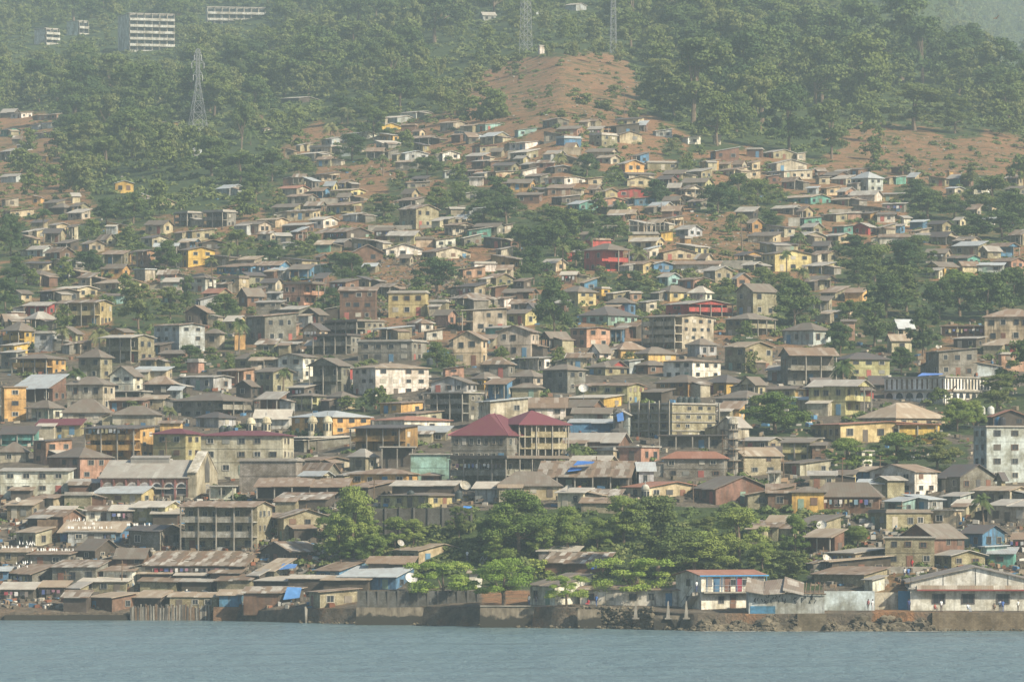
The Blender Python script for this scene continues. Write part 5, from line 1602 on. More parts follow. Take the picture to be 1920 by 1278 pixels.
# ------------------------------------------------------------------ sea wall and shore
def wall_thing(name, lab, cat, u0, u1, v0, v1, th=.5, mat='concrete', col=None, off=0.0, pil=0, cap=False, base=-1.5, n=1, kind=None):
    D = dist((u0+u1)/2, vquay((u0+u1)/2))-off if v0 > 1080 else dist((u0+u1)/2, v0)-off
    A, B = pt(u0, v0, D), pt(u1, v0, D); zt = pt(u0, v1, D).z; L = (B-A).length; r = empty(name, A, 0, label=lab, cat=cat)
    m = MB(); g = random.Random(int(u0)); n = max(1, int(L/3))
    for k in range(n):
        x0, x1 = L*k/n, L*(k+1)/n; j = g.uniform(-.04, .04); dy = g.uniform(0, .06); z0 = -A.z-1.0 if v0 > 1130 else base
        m.hexa([(x0, -.6-dy if v0 > 1130 else dy, z0), (x1, -.6-dy if v0 > 1130 else dy, z0), (x1, th, z0), (x0, th, z0)], [(x0, dy, zt-A.z+j), (x1, dy, zt-A.z+j), (x1, th, zt-A.z+j), (x0, th, zt-A.z+j)])
    m.obj('wall_face', 'tide' if (v0 > 1160 and mat != 'block') else mat, r, col)
    if pil:
        for k in range(pil+1):
            x = L*k/pil; m = MB(); m.box(-.15, -.22, base if v0 <= 1130 else 0, .15, -.001, zt-A.z+.1); link('pilaster', m.mesh('pilaster', ['dconcrete']), r, None, (x, 0, 0))
    if cap: m = MB(); m.box(0, -.15, zt-A.z+.05, L, th+.1, zt-A.z+.2); m.obj('coping', 'concrete', r)
    h = House(); h.root = r; h.lab = lab; h.u, h.v, h.cat = (u0+u1)/2, v0, cat; THINGS.append(h); return r
wall_thing('grey_block_wall', 'grey block wall with thin pilasters on top of the sea wall', 'wall', 672, 896, 1138, 1107, .3, 'block', (.13, .135, .13), off=0, pil=12, base=-.5)
wall_thing('sea_wall', 'stained dark concrete sea wall under the grey block wall', 'sea wall', 668, 900, 1168, 1138, 1, 'concrete', None, .8)
wall_thing('sea_wall', 'dark concrete sea wall in front of the dirt quay and small acacia', 'sea wall', 900, 1082, 1176, 1137, 1.2, 'dconcrete', None, .8, cap=True)
wall_thing('sea_wall', 'rough broken masonry sea wall before the widest acacia', 'sea wall', 1083, 1222, 1178, 1141, 1.2, 'dconcrete', None, 1.0)
wall_thing('sea_wall', 'low brick-red brown sea wall with three pointed concrete stumps', 'sea wall', 1226, 1312, 1180, 1153, 1.2, 'dconcrete', None, .8)
wall_thing('stone_pier', 'square stone block pier below the broken-roofed shed', 'pier', 1495, 1550, 1184, 1150, 3.5, 'block', (.17, .145, .10), 1.5)
wall_thing('stone_quay', 'long masonry quay wall with pale mortar below the white warehouse', 'quay', 1748, 2100, 1182, 1148, 1.5, 'block', (.21, .17, .115), .8)
wall_thing('mud_quay', 'low greenish quay edge under the dark waterfront sheds', 'quay', 8, 245, 1166, 1152, 2, 'concrete', None, .8)
wall_thing('mud_quay', 'brown brick foundation between the stakes and the block house', 'quay', 400, 470, 1165, 1137, 1.5, 'block', (.22, .14, .09), .8)
wall_thing('retaining_wall', 'high dark grey block retaining wall above the wooded bank', 'wall', 696, 884, 988, 952, .5, 'block', (.12, .12, .11), 0, pil=7)
wall_thing('retaining_wall', 'pale concrete retaining wall on the red slope right of centre', 'wall', 1330, 1412, 504, 488, .4, 'concrete')
wall_thing('compound_wall', 'light blue corrugated fence on the right quay', 'wall', 1545, 1640, 1138, 1107, .15, 'clean', (.45, .52, .54), -6, base=-.3)
wall_thing('compound_wall', 'stained cream yard wall left of the blue gate', 'wall', 1640, 1684, 1134, 1110, .2, 'plaster', (.5, .46, .36), -9, base=-.3)
wall_thing('metal_gate', 'blue double metal gate beside the white warehouse', 'gate', 1684, 1707, 1135, 1107, .12, 'frame', (.06, .2, .33), -9, base=-.1)
wall_thing('ramp_wall', 'sloping grey parapet beside the dirt ramp', 'wall', 1662, 1748, 1070, 1062, .3, 'concrete')
wall_thing('plank_fence', 'pale plank fence round the green shack on the upper right slope', 'fence', 1478, 1500, 424, 408, .1, 'clean', (.42, .42, .38))
wall_thing('plank_fence', 'pale plank fence strip above the tan huts, upper right', 'fence', 1555, 1596, 402, 392, .1, 'clean', (.4, .38, .33))
wall_thing('sheet_fence', 'brown upright sheet fence at the rubbish tip on the left shore', 'fence', 70, 108, 1006, 974, .1, 'wood')
wall_thing('terrace_wall', 'stone terrace wall under the yellow bungalow on the upper slope', 'wall', 600, 690, 378, 372, .4, 'concrete')
wall_thing('terrace_wall', 'long low terrace wall crossing the bare brown field', 'wall', 690, 940, 425, 422, .3, 'concrete')
wall_thing('terrace_wall', 'pale foundation wall below the long white shack under the ridge', 'wall', 952, 980, 296, 282, 1, 'concrete')
wall_thing('terrace_wall', 'earth-coloured terrace wall under the bright blue hut', 'wall', 1050, 1090, 290, 276, 1, 'plaster', (.35, .3, .22))
for k, (u, w) in enumerate(((1192, 8), (1253, 9), (1287, 8))):
    p = pt(u, 1152, dist(u, 1153)-.2); r = empty('concrete_stump', p, 0, label=['tapering concrete stump, leftmost of three on the sea wall', 'tapering concrete stump, middle of three on the sea wall', 'tapering concrete stump, rightmost of three on the sea wall'][k], cat='stump')
    m = MB(); m.hexa([(-.3, -.25, -.4), (.26, -.25, -.4), (.26, .25, -.4), (-.3, .25, -.4)], [(-.1, -.1, 1.9), (.06, -.1, 2.0), (.06, .1, 2.0), (-.1, .1, 1.9)]); m.obj('shaft', 'concrete', r, None)
    m = MB(); m.box(-.5, -.45, -.6, .5, .45, -.38); m.obj('foot', 'concrete', r)
r = empty('column_row', gnd(1135, 436), -.05, label='row of bare concrete columns above the long wall right of the tall trees', cat='ruin')
for k in range(15):
    m = MB(); m.box(-.14, -.14, -.5, .14, .14, 2.6); link('column', m.mesh('column', ['concrete']), r, None, (k*1.05-.5, (k % 2)*1.2, random.uniform(-.3, .1)))
m = MB(); m.box(-.6, -.2, 1.6, 14.6, .1, 1.75); m.obj('beam', 'concrete', r)
# bent-roof warehouse
h = special('ruined_shed', 'graffiti-covered blue-white shed with collapsing roof on the rocky shore', 'shed', 1440, 1150); p = pt(1404, 1150, dist(1440, 1150)+.5); h.root.location = p; s = F/p.y; L = 142/s
m = MB(); m.hexa([(0, 0, -1), (L, 0, -1), (L, 9, -1), (0, 9, -1)], [(0, 0, 3.0), (L, 0, 2.7), (L, 9, 2.7), (0, 9, 3.0)]); m.obj('wall', 'plaster', h.root, (.42, .45, .44))
m = MB(); m.box(.2, -.05, -.9, L*.35, -.001, 1.1); m.obj('painted_band', 'clean', h.root, (.07, .2, .33))
m = MB(); g = random.Random(4)
for k in range(46):
    x = g.uniform(L*.05, L*.9); z = g.uniform(1.4, 2.4); q = g.uniform(.15, .5); m.bar((x, -.04, z), (x+g.uniform(-.25, .3), -.04, z+q), .05)
m.obj('graffiti', 'pane', h.root)
for x0, x1, d in ((0, .22, .3), (.24, .47, -.2), (.5, .72, .4)):
    m = MB(); m.slab([(L*x0-.6, -1.2, 3.0+d), (L*x1, -1.0, 2.9-d*.4), (L*x1+.4, 5, 4.7-d), (L*x0, 5, 4.8+d)], .12); m.obj('roof_sheet', 'roof', h.root, (.24, .21, .17, .5))
m = MB()
for k in range(9): x = L*(.5+.06*k); m.bar((x, -.4, 2.8), (x+.5, 5, 4.3), .07)
m.bar((L*.45, -.3, 2.9), (L*1.02, -.3, 2.8), .09); m.obj('rafters', 'wood', h.root)
for k, (du, dz) in enumerate(((1562, 40), (1575, 44), (1582, 30))):
    p = pt(du, 1143, dist(du, 1143)); r = empty('leaning_pole', p, 0, label=['bent rusty pole leaning left on the quay dirt', 'rusty pole leaning right, middle of three on the quay', 'upright rusty pole nearest the light blue fence'][k], cat='pole'); m = MB(); m.bar((0, 0, -.2), ([-1.1, -.7, .2][k], .3, dz/13), .09, n=6); m.obj('shaft', 'wood', r); m = MB(); m.box(-.25, -.25, -.1, .25, .25, .1); m.obj('foot', 'concrete', r)
# stakes along the left shore
g = random.Random(8)
for k in range(96):
    u = 244+k*1.72 if k < 88 else 560+k*.2
    if 405 < u < 480: u += 80
    u = min(u, 574); v = 1140; D = dist(u, vquay(u))-1.0; p = pt(u, 1166, D); p.z = -1; hh = (1166-1142+g.uniform(-4, 5))/(F/D)+1.2
    m = MB(); m.bar((0, 0, 0), (g.uniform(-.12, .12), .05, hh), g.uniform(.08, .16), n=5); o = link('mooring_stake', m.mesh('mooring_stake', [g.choice(['wood', 'concrete', 'dconcrete'])]), None, None, p); tag(o, 'weathered stake in the palisade along the left waterline', 'stake', 'stakes of the shore palisade')
# rocks
def rocks(n, f, rr, name, lab, mat='rock', seed=2):
    g = random.Random(seed); V, Fc = [], []
    ico = [(0, 0, 1), (.89, 0, .45), (.28, .85, .45), (-.72, .53, .45), (-.72, -.53, .45), (.28, -.85, .45), (.72, .53, -.45), (-.28, .85, -.45), (-.89, 0, -.45), (-.28, -.85, -.45), (.72, -.53, -.45), (0, 0, -1)]
    fc = [(0,1,2),(0,2,3),(0,3,4),(0,4,5),(0,5,1),(1,6,2),(2,7,3),(3,8,4),(4,9,5),(5,10,1),(6,7,2),(7,8,3),(8,9,4),(9,10,5),(10,6,1),(11,7,6),(11,8,7),(11,9,8),(11,10,9),(11,6,10)]
    for _ in range(n):
        p, s = f(g); q = [g.uniform(.6, 1.5)*s, g.uniform(.6, 1.3)*s, g.uniform(.4, .9)*s]; b = len(V); a = g.uniform(0, 3); c, sn = math.cos(a), math.sin(a)
        for v in ico:
            j = g.uniform(.75, 1.2); x, y = v[0]*q[0]*j, v[1]*q[1]*j; V.append((p[0]+x*c-y*sn, p[1]+x*sn+y*c, p[2]+v[2]*q[2]*j))
        Fc += [(x+b, y+b, z+b) for x, y, z in fc]
    me = bpy.data.meshes.new(name); me.from_pydata(V, [], Fc); me.materials.append(M[mat]); tag(link(name, me), lab, 'rocks', None, 'stuff')
def shore(g):
    r = g.random()
    if r < .65: u = g.choice([g.uniform(1312, 1494), g.uniform(1550, 1770)])
    elif r < .8: u = g.uniform(1085, 1310)
    elif r < .9: u = g.uniform(1750, 2050)
    else: u = g.uniform(560, 1080)
    D = dist(u, vquay(u)); t = g.random() if 1300 < u < 1770 else g.random()*.35; d = -.5+t*-4.5
    if u > 1750 or u < 1310: d -= 1.4; t = .0
    X = (u-CX)*(D+d)/F; z = (1.7+.5*math.sin(u*.11)+.4*math.sin(u*.031))*(1+(d+.5)/4.5)-.4 if 1300 < u < 1770 else g.uniform(-.2, .3); return (X, D+d, z), min(.95, g.lognormvariate(-1.15, .45))*(1 if 1300 < u < 1770 else .6)
def slope(g):
    while True:
        u, v = g.uniform(850, 1920), g.uniform(110, 500)
        if inbare(u, v): break
    p = gnd(u, v); return (p.x, p.y, p.z), g.uniform(.12, .4)
rocks(450, slope, 1, 'slope_stones', 'pale stones scattered on the bare upper slopes', 'concrete', 12)
rocks(1500, shore, 1, 'shore_rocks', 'dark wet boulders and rubble along the waterline')
def broken(g):
    u = g.uniform(1085, 1225); D = dist(u, vquay(u)); return ((u-CX)*(D-1.2)/F, D-1.5-g.random()*.5, g.uniform(.2, 3.1)), g.uniform(.2, .45)
rocks(350, broken, 1, 'rubble_facing', 'broken masonry facing of the sea wall before the widest acacia', seed=5)

# ------------------------------------------------------------------ loose debris, planks, sheets
def debris():
    g = random.Random(21); V, Fc, Cc = [], [], []
    pal = [(.34, .31, .26), (.24, .17, .11), (.10, .085, .07), (.18, .10, .06), (.30, .26, .19), (.26, .25, .22), (.17, .14, .10), (.22, .09, .05), (.16, .15, .13), (.12, .10, .08), (.1, .085, .06), (.2, .16, .11), (.08, .18, .3), (.5, .48, .43)]
    def add(p, w, d, hh, col, a):
        b = len(V); c, sn = math.cos(a), math.sin(a)
        for z in (-.1, hh):
            for x, y in ((-w, -d), (w, -d), (w, d), (-w, d)): V.append((p.x+x*c-y*sn, p.y+x*sn+y*c, p.z+z+(x*.12 if z > 0 else 0)))
        for q in ((3, 2, 1, 0), (4, 5, 6, 7), (0, 1, 5, 4), (1, 2, 6, 5), (2, 3, 7, 6), (3, 0, 4, 7)): Fc.append(tuple(b+k for k in q)); Cc.append(col)
    for _ in range(9000):
        z = g.random()
        if z < .35: u, v = g.uniform(-20, 640), g.uniform(920, 1140)
        elif z < .45: u, v = g.uniform(1520, 1920), g.uniform(960, 1100)
        elif z < .8: u, v = g.uniform(-20, 1940), g.uniform(600, 950)
        elif z < .9: u, v = g.uniform(700, 880), g.uniform(480, 590)
        else: u, v = g.uniform(100, 1900), g.uniform(300, 600)
        if v > vquay(u)-2: continue
        p = gnd(u, v)
        small = z > .8
        w, d, hh = (g.uniform(.1, .4), g.uniform(.1, .4), g.uniform(.1, .35)) if small else (g.uniform(.08, .7), g.uniform(.06, .5), g.uniform(.08, .6))
        c = g.choice(pal[8:12]) if .8 < z < .9 else g.choice(pal); k = g.uniform(.6, 1.1)
        add(p, w, d, hh, (c[0]*k, c[1]*k, c[2]*k, 1), g.uniform(0, 3))
    me = bpy.data.meshes.new('debris'); me.from_pydata(V, [], Fc); me.materials.append(M['debris'])
    at = me.color_attributes.new('tint', 'FLOAT_COLOR', 'CORNER'); at.data.foreach_set('color', np.repeat(np.array(Cc, np.float32), 4, 0).ravel())
    tag(link('debris', me), 'scattered planks, sheets, stones and rubbish between the houses', 'debris', None, 'stuff')
debris()
# tarps
for u, v, w, hh, c, lab in ((1095, 868, 40, 7, (.05, .15, .42), 'upper blue tarpaulin strip on the long patched roof'), (1078, 880, 28, 7, (.05, .15, .42), 'lower blue tarpaulin strip on the long patched roof'), (548, 1112, 34, 22, (.08, .2, .42), 'torn blue tarpaulin hanging over the stakes'), (1118, 1062, 20, 8, (.05, .13, .5), 'blue tarpaulin on the rusty roof by the acacia'), (1300, 1, 0, 0, 0, ''), (540, 1062, 34, 10, (.08, .18, .4), 'blue tarpaulin on the tan roof left of the bank'), (875, 955, 20, 12, (.06, .2, .5), 'small blue awning above the retaining wall'), (1745, 702, 50, 5, (.1, .2, .5), 'blue tarpaulin along the top of the arcaded school')):
    if w < 1: continue
    D = dist(u, v+16)-1.5; s = F/D
    if 'long patched' in lab: D = lm('very long patched').root.location.y-4; s = F/D
    p = pt(u, v, D); r = MB(); W2_, H2 = w/s/2, hh/s
    r.slab([(-W2_, -.3, -H2/2), (W2_*.8, -.3, -H2/2+.3), (W2_, 1.5, H2/2), (-W2_*.6, 1.5, H2/2+.1)], .06)
    tag(r.obj('tarpaulin', 'cloth', None, c), lab, 'tarpaulin').location = p
# metal stairs
p = gnd(900, 1062); s = F/p.y; r = empty('metal_stairs', p, 0, label='grey metal staircase climbing the wooded bank', cat='stairs'); dx, dz = 34/s, 48/s
for y in (0, 1.1):
    m = MB(); m.bar((0, y, 0), (dx, y+3, dz), .09); m.bar((0, y, 1), (dx, y+3, dz+1), .05)
    for k in range(6): t = k/5; m.bar((dx*t, y+3*t, dz*t), (dx*t, y+3*t, dz*t+1), .04)
    m.obj('railing', 'steel', r)
m = MB()
for k in range(15): t = k/14; m.box(dx*t-.15, 3*t, dz*t, dx*t+.2, 3*t+1.1, dz*t+.06)
m.obj('tread', 'steel', r)

# ------------------------------------------------------------------ dishes, tanks, poles
DISHES += [(pt(770, 1092, dist(770, 1104)-1), .95), (pt(1548, 1058, dist(1548, 1064)), 1.0), (pt(750, 1025, dist(750, 1057)+2), .6), (pt(1541, 992, dist(1540, 1010)-1), .8), (pt(1094, 735, dist(1094, 765)), .9), (pt(871, 918, dist(871, 930)-1), .9)]
m = MB(); prof = [(.0, 0), (.35, .05), (.7, .2), (.95, .42), (1.0, .5)]; m.lathe([(r_, z) for r_, z in prof], 16); m.lathe([(r_, z-.03) for r_, z in reversed(prof)], 16); dm = m.mesh('reflector', ['clean'], True)
m = MB(); m.bar((.6, 0, .2), (0, 0, .9), .03); m.box(-.07, -.07, .85, .07, .07, 1.0); am = m.mesh('feed_arm', ['steel']); m = MB(); m.bar((0, 0, 0), (0, 0, -2.2), .05, n=6); mm_ = m.mesh('mast', ['steel'])
for p, r_ in DISHES:
    r = empty('satellite_dish', p+Vector((0, 0, .5)), 0, cat='satellite dish'); 
    d = link('reflector', dm, r, (.6, .6, .57), (0, 0, 0), None, (r_, r_, r_)); d.rotation_euler = (R(55), 0, random.uniform(-.6, .9)); a_ = link('feed_arm', am, r, None, None, None, (r_, r_, r_)); a_.rotation_euler = d.rotation_euler
    link('mast', mm_, r); h = House(); h.root = r; h.lab = None; h.u, h.v = proj(p); h.cat = 'satellite dish'; h.look = 'white satellite dish'; THINGS.append(h)
m = MB(); m.lathe([(.0, 0), (.6, 0), (.62, .1), (.6, 1.0), (.45, 1.25), (.2, 1.35)], 14); tb = m.mesh('barrel', ['plastic'], True); m = MB(); m.lathe([(.22, 1.34), (.22, 1.45), (0, 1.47)], 10); tl = m.mesh('lid', ['plastic'])
for u, v in ((417, 813), (430, 813), (1275, 758), (1285, 758), (1296, 758), (1307, 758), (985, 445), (770, 935), (860, 935), (806, 684), (1841, 776), (1858, 776)):
    D = dist(u, v+20)+4; TANKS.append((pt(u, v, D), (.04, .05, .05) if u < 1800 else (.5, .5, .46)))
for p, c in TANKS:
    r = empty('water_tank', p, 0, cat='water tank'); link('barrel', tb, r, c); link('lid', tl, r, c)
    h = House(); h.root = r; h.lab = None; h.u, h.v = proj(p); h.cat = 'water tank'; h.look = ('black' if c[0] < .1 and c[2] < .1 else 'blue' if c[0] < .1 else 'pale')+' plastic water tank on a roof'; THINGS.append(h)
g = random.Random(33)
PL = [(410, 1000, 66), (575, 995, 50), (1578, 930, 70), (1545, 1050, 26), (1118, 905, 50), (940, 1035, 24), (1030, 1062, 30), (1065, 1045, 24), (640, 1070, 22), (125, 1110, 40), (228, 1110, 60), (1170, 230, 60), (1650, 905, 50), (1470, 900, 44), (700, 940, 40), (312, 870, 50), (1690, 980, 40), (1300, 940, 36), (590, 560, 40), (1500, 500, 50), (1240, 420, 40), (1140, 1, 0)]
for u, v, hp in PL:
    if hp < 1: continue
    p = gnd(u, v); s = F/p.y; r = empty('utility_pole', p, g.uniform(-.4, .4), cat='pole'); m = MB(); m.bar((0, 0, -.3), (g.uniform(-.2, .2), 0, hp/s), .11, n=6, r2=.08); m.obj('mast', 'wood', r)
    m = MB(); m.box(-.7, -.05, hp/s-.7, .7, .05, hp/s-.58); m.obj('crossbar', 'wood', r); h = House(); h.root = r; h.lab = None; h.u, h.v, h.cat, h.look = u, v-hp/2, 'pole', 'thin wooden utility pole'; THINGS.append(h)
# flying kites
for u, v, D, lab, sc_ in ((1868, 35, 1500, 'dark bird of prey gliding at the top right', 1.3), (1345, 740, 850, 'dark bird gliding over roofs right of the white villa', 1.0), (1040, 655, 900, 'dark bird gliding left of the triangular-gabled house', 1.0), (1785, 732, 800, 'dark bird gliding before the arcaded school', 1.0)):
    m = MB(); m.hexa([(-.1, -.3, 0), (.1, -.3, 0), (.14, .45, 0), (-.14, .45, 0)], [(-.05, -.25, .12), (.05, -.25, .12), (.1, .4, .1), (-.1, .4, .1)])
    for sg in (-1, 1): m.hexa([(sg*.05, -.15, .05), (sg*.8, -.1, .38), (sg*.8, .12, .38), (sg*.05, .2, .05)][::sg], [(sg*.05, -.15, .09), (sg*.8, -.1, .41), (sg*.8, .12, .41), (sg*.05, .2, .09)][::sg])
    o = m.obj('bird', 'wood', None); o.location = pt(u, v, D); o.rotation_euler = (.5, -.5, .4); o.scale = (sc_,)*3; tag(o, lab, 'bird')
# egrets on the left shanty roofs
m = MB(); pr = [(0, 0), (.07, .06), (.12, .2), (.10, .34), (.045, .44), (.03, .60), (.045, .66), (.04, .71), (0, .74)]; m.lathe([(a*1.3, b+.16) for a, b in pr], 8); m.bar((0, 0, .16), (0, 0, 0), .012); m.bar((.03, 0, .84), (.16, 0, .82), .02, r2=.004); em = m.mesh('egret', ['plastic'], True)
EG = [(440, 115, 996, 165, 980, 24), (0, 130, 980, 165, 978, 0), (115, 980, 150, 1006, 128, 0)]
lines = [((118, 1004), (212, 1010), 22), ((132, 978), (180, 982), 16), ((238, 985), (290, 985), 14), ((0, 1043), (55, 1041), 14), ((56, 1038), (140, 1034), 26), ((24, 1060), (60, 1058), 12), ((28, 1020), (70, 1022), 14), ((135, 975), (190, 978), 6)]
for (a, b, n) in lines:
    for k in range(n):
        t = g.random(); u = a[0]+(b[0]-a[0])*t; v = a[1]+(b[1]-a[1])*t+g.uniform(-2, 2); best = None
        for q in THINGS:
            if hasattr(q, 'box') and q.box[0] <= u <= q.box[1] and q.box[2]-14 < v < q.box[2]+6 and (best is None or abs(q.box[2]-v) < abs(best.box[2]-v)): best = q
        D = best.root.location.y-best.W*.25 if best else dist(u, v+10)
        p = pt(u, v, D)
        if best: ry = (D-best.root.location.y); p.z = best.root.location.z+best.H+best.rise*(.5 if best.roof != 'f' else 0)+.15
        o = link('egret', em, None, (.85, .85, .82), p, g.uniform(0, 6.28)); o.scale = (.62,)*3; tag(o, 'white egret standing on a shanty roof at the left shore', 'bird', 'white egrets on the left shanty roofs')

# foam at the rocks
g = random.Random(9); m = MB()
for k in range(60):
    u = g.uniform(1290, 1760); D = dist(u, vquay(u))-5.2-g.uniform(0, 2.5); X = (u-CX)*D/F; w = g.uniform(.3, 2.0); pts = []
    for q in range(9): a = 2*math.pi*q/9; pts.append((X+w*math.cos(a)*g.uniform(.6, 1.1), D+g.uniform(.2, .6)*math.sin(a), .06))
    m.poly(pts)
tag(m.obj('foam', 'clean', None, (.6, .62, .6)), 'thin white foam where water meets the rocks', 'foam', None, 'stuff')
# ------------------------------------------------------------------ people
def person_mesh(pose, top, legs, skin=(.06, .035, .025)):
    J = dict(pel=(0, 0, .95, .15), chest=(0, 0, 1.35, .17), neck=(0, 0, 1.50, .065), head=(0, -.01, 1.66, .11), crown=(0, 0, 1.75, .07))
    for sg, n in ((-1, 'l'), (1, 'r')):
        sw = .12*sg if pose == 'walk' else 0
        J['hip'+n] = (sg*.10, 0, .90, .10); J['knee'+n] = (sg*.11, -sw*.8, .50, .065); J['ank'+n] = (sg*.11, -sw*1.6+(.05), .08, .045); J['toe'+n] = (sg*.12, -sw*1.6-.15, .04, .04)
        J['sh'+n] = (sg*.19, 0, 1.42, .065); J['el'+n] = (sg*.25, .02, 1.12, .045); J['wr'+n] = (sg*.24, -.08, .88, .033); J['ha'+n] = (sg*.23, -.12, .80, .035)
    if pose == 'sit':
        for k in list(J):
            x, y, z, r = J[k]; J[k] = (x, y, z-.48, r)
        for sg, n in ((-1, 'l'), (1, 'r')): J['knee'+n] = (sg*.14, -.45, .48, .065); J['ank'+n] = (sg*.13, -.42, .08, .045); J['toe'+n] = (sg*.13, -.6, .05, .04); J['wr'+n] = (sg*.16, -.34, .58, .033); J['ha'+n] = (sg*.13, -.42, .57, .035)
    E = [('pel', 'chest'), ('chest', 'neck'), ('neck', 'head'), ('head', 'crown')]
    for n in 'lr': E += [('pel', 'hip'+n), ('hip'+n, 'knee'+n), ('knee'+n, 'ank'+n), ('ank'+n, 'toe'+n), ('chest', 'sh'+n), ('sh'+n, 'el'+n), ('el'+n, 'wr'+n), ('wr'+n, 'ha'+n)]
    ks = list(J); me = bpy.data.meshes.new('p'); me.from_pydata([J[k][:3] for k in ks], [(ks.index(a), ks.index(b)) for a, b in E], [])
    o = bpy.data.objects.new('tmp', me); COL.objects.link(o); md = o.modifiers.new('s', 'SKIN')
    for k, sv in zip(ks, me.skin_vertices[0].data): sv.radius = (J[k][3], J[k][3]*.85); sv.use_root = (k == 'pel')
    o.modifiers.new('b', 'SUBSURF').levels = 1
    dg = bpy.context.evaluated_depsgraph_get(); out = bpy.data.meshes.new_from_object(o.evaluated_get(dg)); bpy.data.objects.remove(o)
    out.materials.clear()
    for c, nm in ((skin, 'skin'), (top, 'top'), (legs, 'trousers')):
        key = f'{nm}_{c}'; 
        if key not in M: M[key] = simple(nm, c, var=.15)
        out.materials.append(M[key])
    off = .48 if pose == 'sit' else 0
    for p in out.polygons:
        c = p.center; z = c.z+off
        if abs(c.x) > .215 and z < 1.2 or z > 1.5: mi = 0
        elif z > .96: mi = 1
        elif (pose == 'sit' and c.z > .14) or z > .1: mi = 2
        else: mi = 0
        p.material_index = mi; p.use_smooth = True
    out.name = 'person'; return out
PPL = [(992, 1137, 'stand', (.65, .65, .62), (.1, .12, .2), 'person in white shirt standing on the dirt quay by the first acacia'),
 (1005, 1137, 'stand', (.05, .05, .06), (.08, .08, .1), 'person in dark clothes beside the one in the white shirt'),
 (1118, 1139, 'walk', (.08, .18, .45), (.05, .1, .25), 'person in blue standing before the low white-washed building'),
 (1103, 1140, 'sit', (.5, .06, .07), (.1, .08, .08), 'person in red sitting on the quay edge by the person in blue'),
 (1683, 1054, 'walk', (.45, .06, .1), (.2, .05, .08), 'person in dark pink walking highest on the dirt ramp'),
 (1694, 1059, 'walk', (.55, .55, .53), (.3, .3, .32), 'person in grey-white on the upper dirt ramp'),
 (1710, 1069, 'stand', (.6, .05, .05), (.3, .05, .05), 'person in bright red on the ramp by the sloping parapet'),
 (1696, 1085, 'walk', (.65, .63, .6), (.15, .15, .2), 'person in white walking down the dirt ramp'),
 (1703, 1085, 'walk', (.1, .2, .45), (.08, .1, .2), 'person in blue stripes walking down the dirt ramp'),
 (1636, 1142, 'stand', (.55, .55, .55), (.5, .5, .5), 'person in light clothes on the quay by the light blue fence'),
 (1628, 1140, 'stand', (.5, .2, .2), (.3, .28, .26), 'person in reddish top beside the light blue fence'),
 (1663, 1132, 'walk', (.5, .5, .5), (.05, .05, .06), 'person in pale shirt walking before the cream yard wall'),
 (1704, 1138, 'stand', (.05, .07, .18), (.05, .06, .12), 'person in navy standing at the blue gate'),
 (1753, 1145, 'sit', (.3, .1, .08), (.12, .1, .1), 'person sitting on the ground at the left of the warehouse wall'),
 (1765, 1145, 'stand', (.6, .6, .6), (.15, .12, .12), 'person in white standing near the left of the warehouse wall'),
 (1815, 1144, 'sit', (.55, .6, .65), (.3, .35, .45), 'person in pale blue sitting against the warehouse middle'),
 (1864, 1144, 'sit', (.3, .2, .14), (.2, .15, .12), 'person in brown sitting left of the pair at the warehouse'),
 (1875, 1146, 'walk', (.6, .6, .6), (.1, .12, .2), 'person in white, left of the pair before the warehouse'),
 (1880, 1147, 'walk', (.08, .15, .4), (.06, .1, .25), 'person in blue, right of the pair before the warehouse'),
 (1909, 1146, 'stand', (.55, .55, .5), (.2, .18, .15), 'person standing at the far right of the warehouse wall'),
 (1309, 1097, 'stand', (.6, .62, .65), (.08, .1, .2), 'person in white at the top of the outside stair'),
 (876, 1052, 'stand', (.6, .6, .6), (.1, .1, .12), 'person in white near the foot of the metal stairs')]
PM = {}
for k, (u, v, pose, top, lg, lab) in enumerate(PPL):
    D = dist(u, min(v, vquay(u)-2)); p = pt(u, v, D)
    if 'outside stair' in lab: p = wpt(seaside, seaside.x1-.4, seaside.y0-.55, seaside.H/2)
    elif v > vquay(u)-6 or v > 1135: D = dist(u, vquay(u))+.5+max(0, vquay(u)-v)*.4; p = pt(u, vquay(u), dist(u, vquay(u))); p = Vector(((u-CX)*D/F, D, ground_z((u-CX)*D/F, D)))
    me = person_mesh(pose, top, lg); o = link('person', me, None, None, p, random.uniform(-1, 1)); tag(o, lab, 'person')

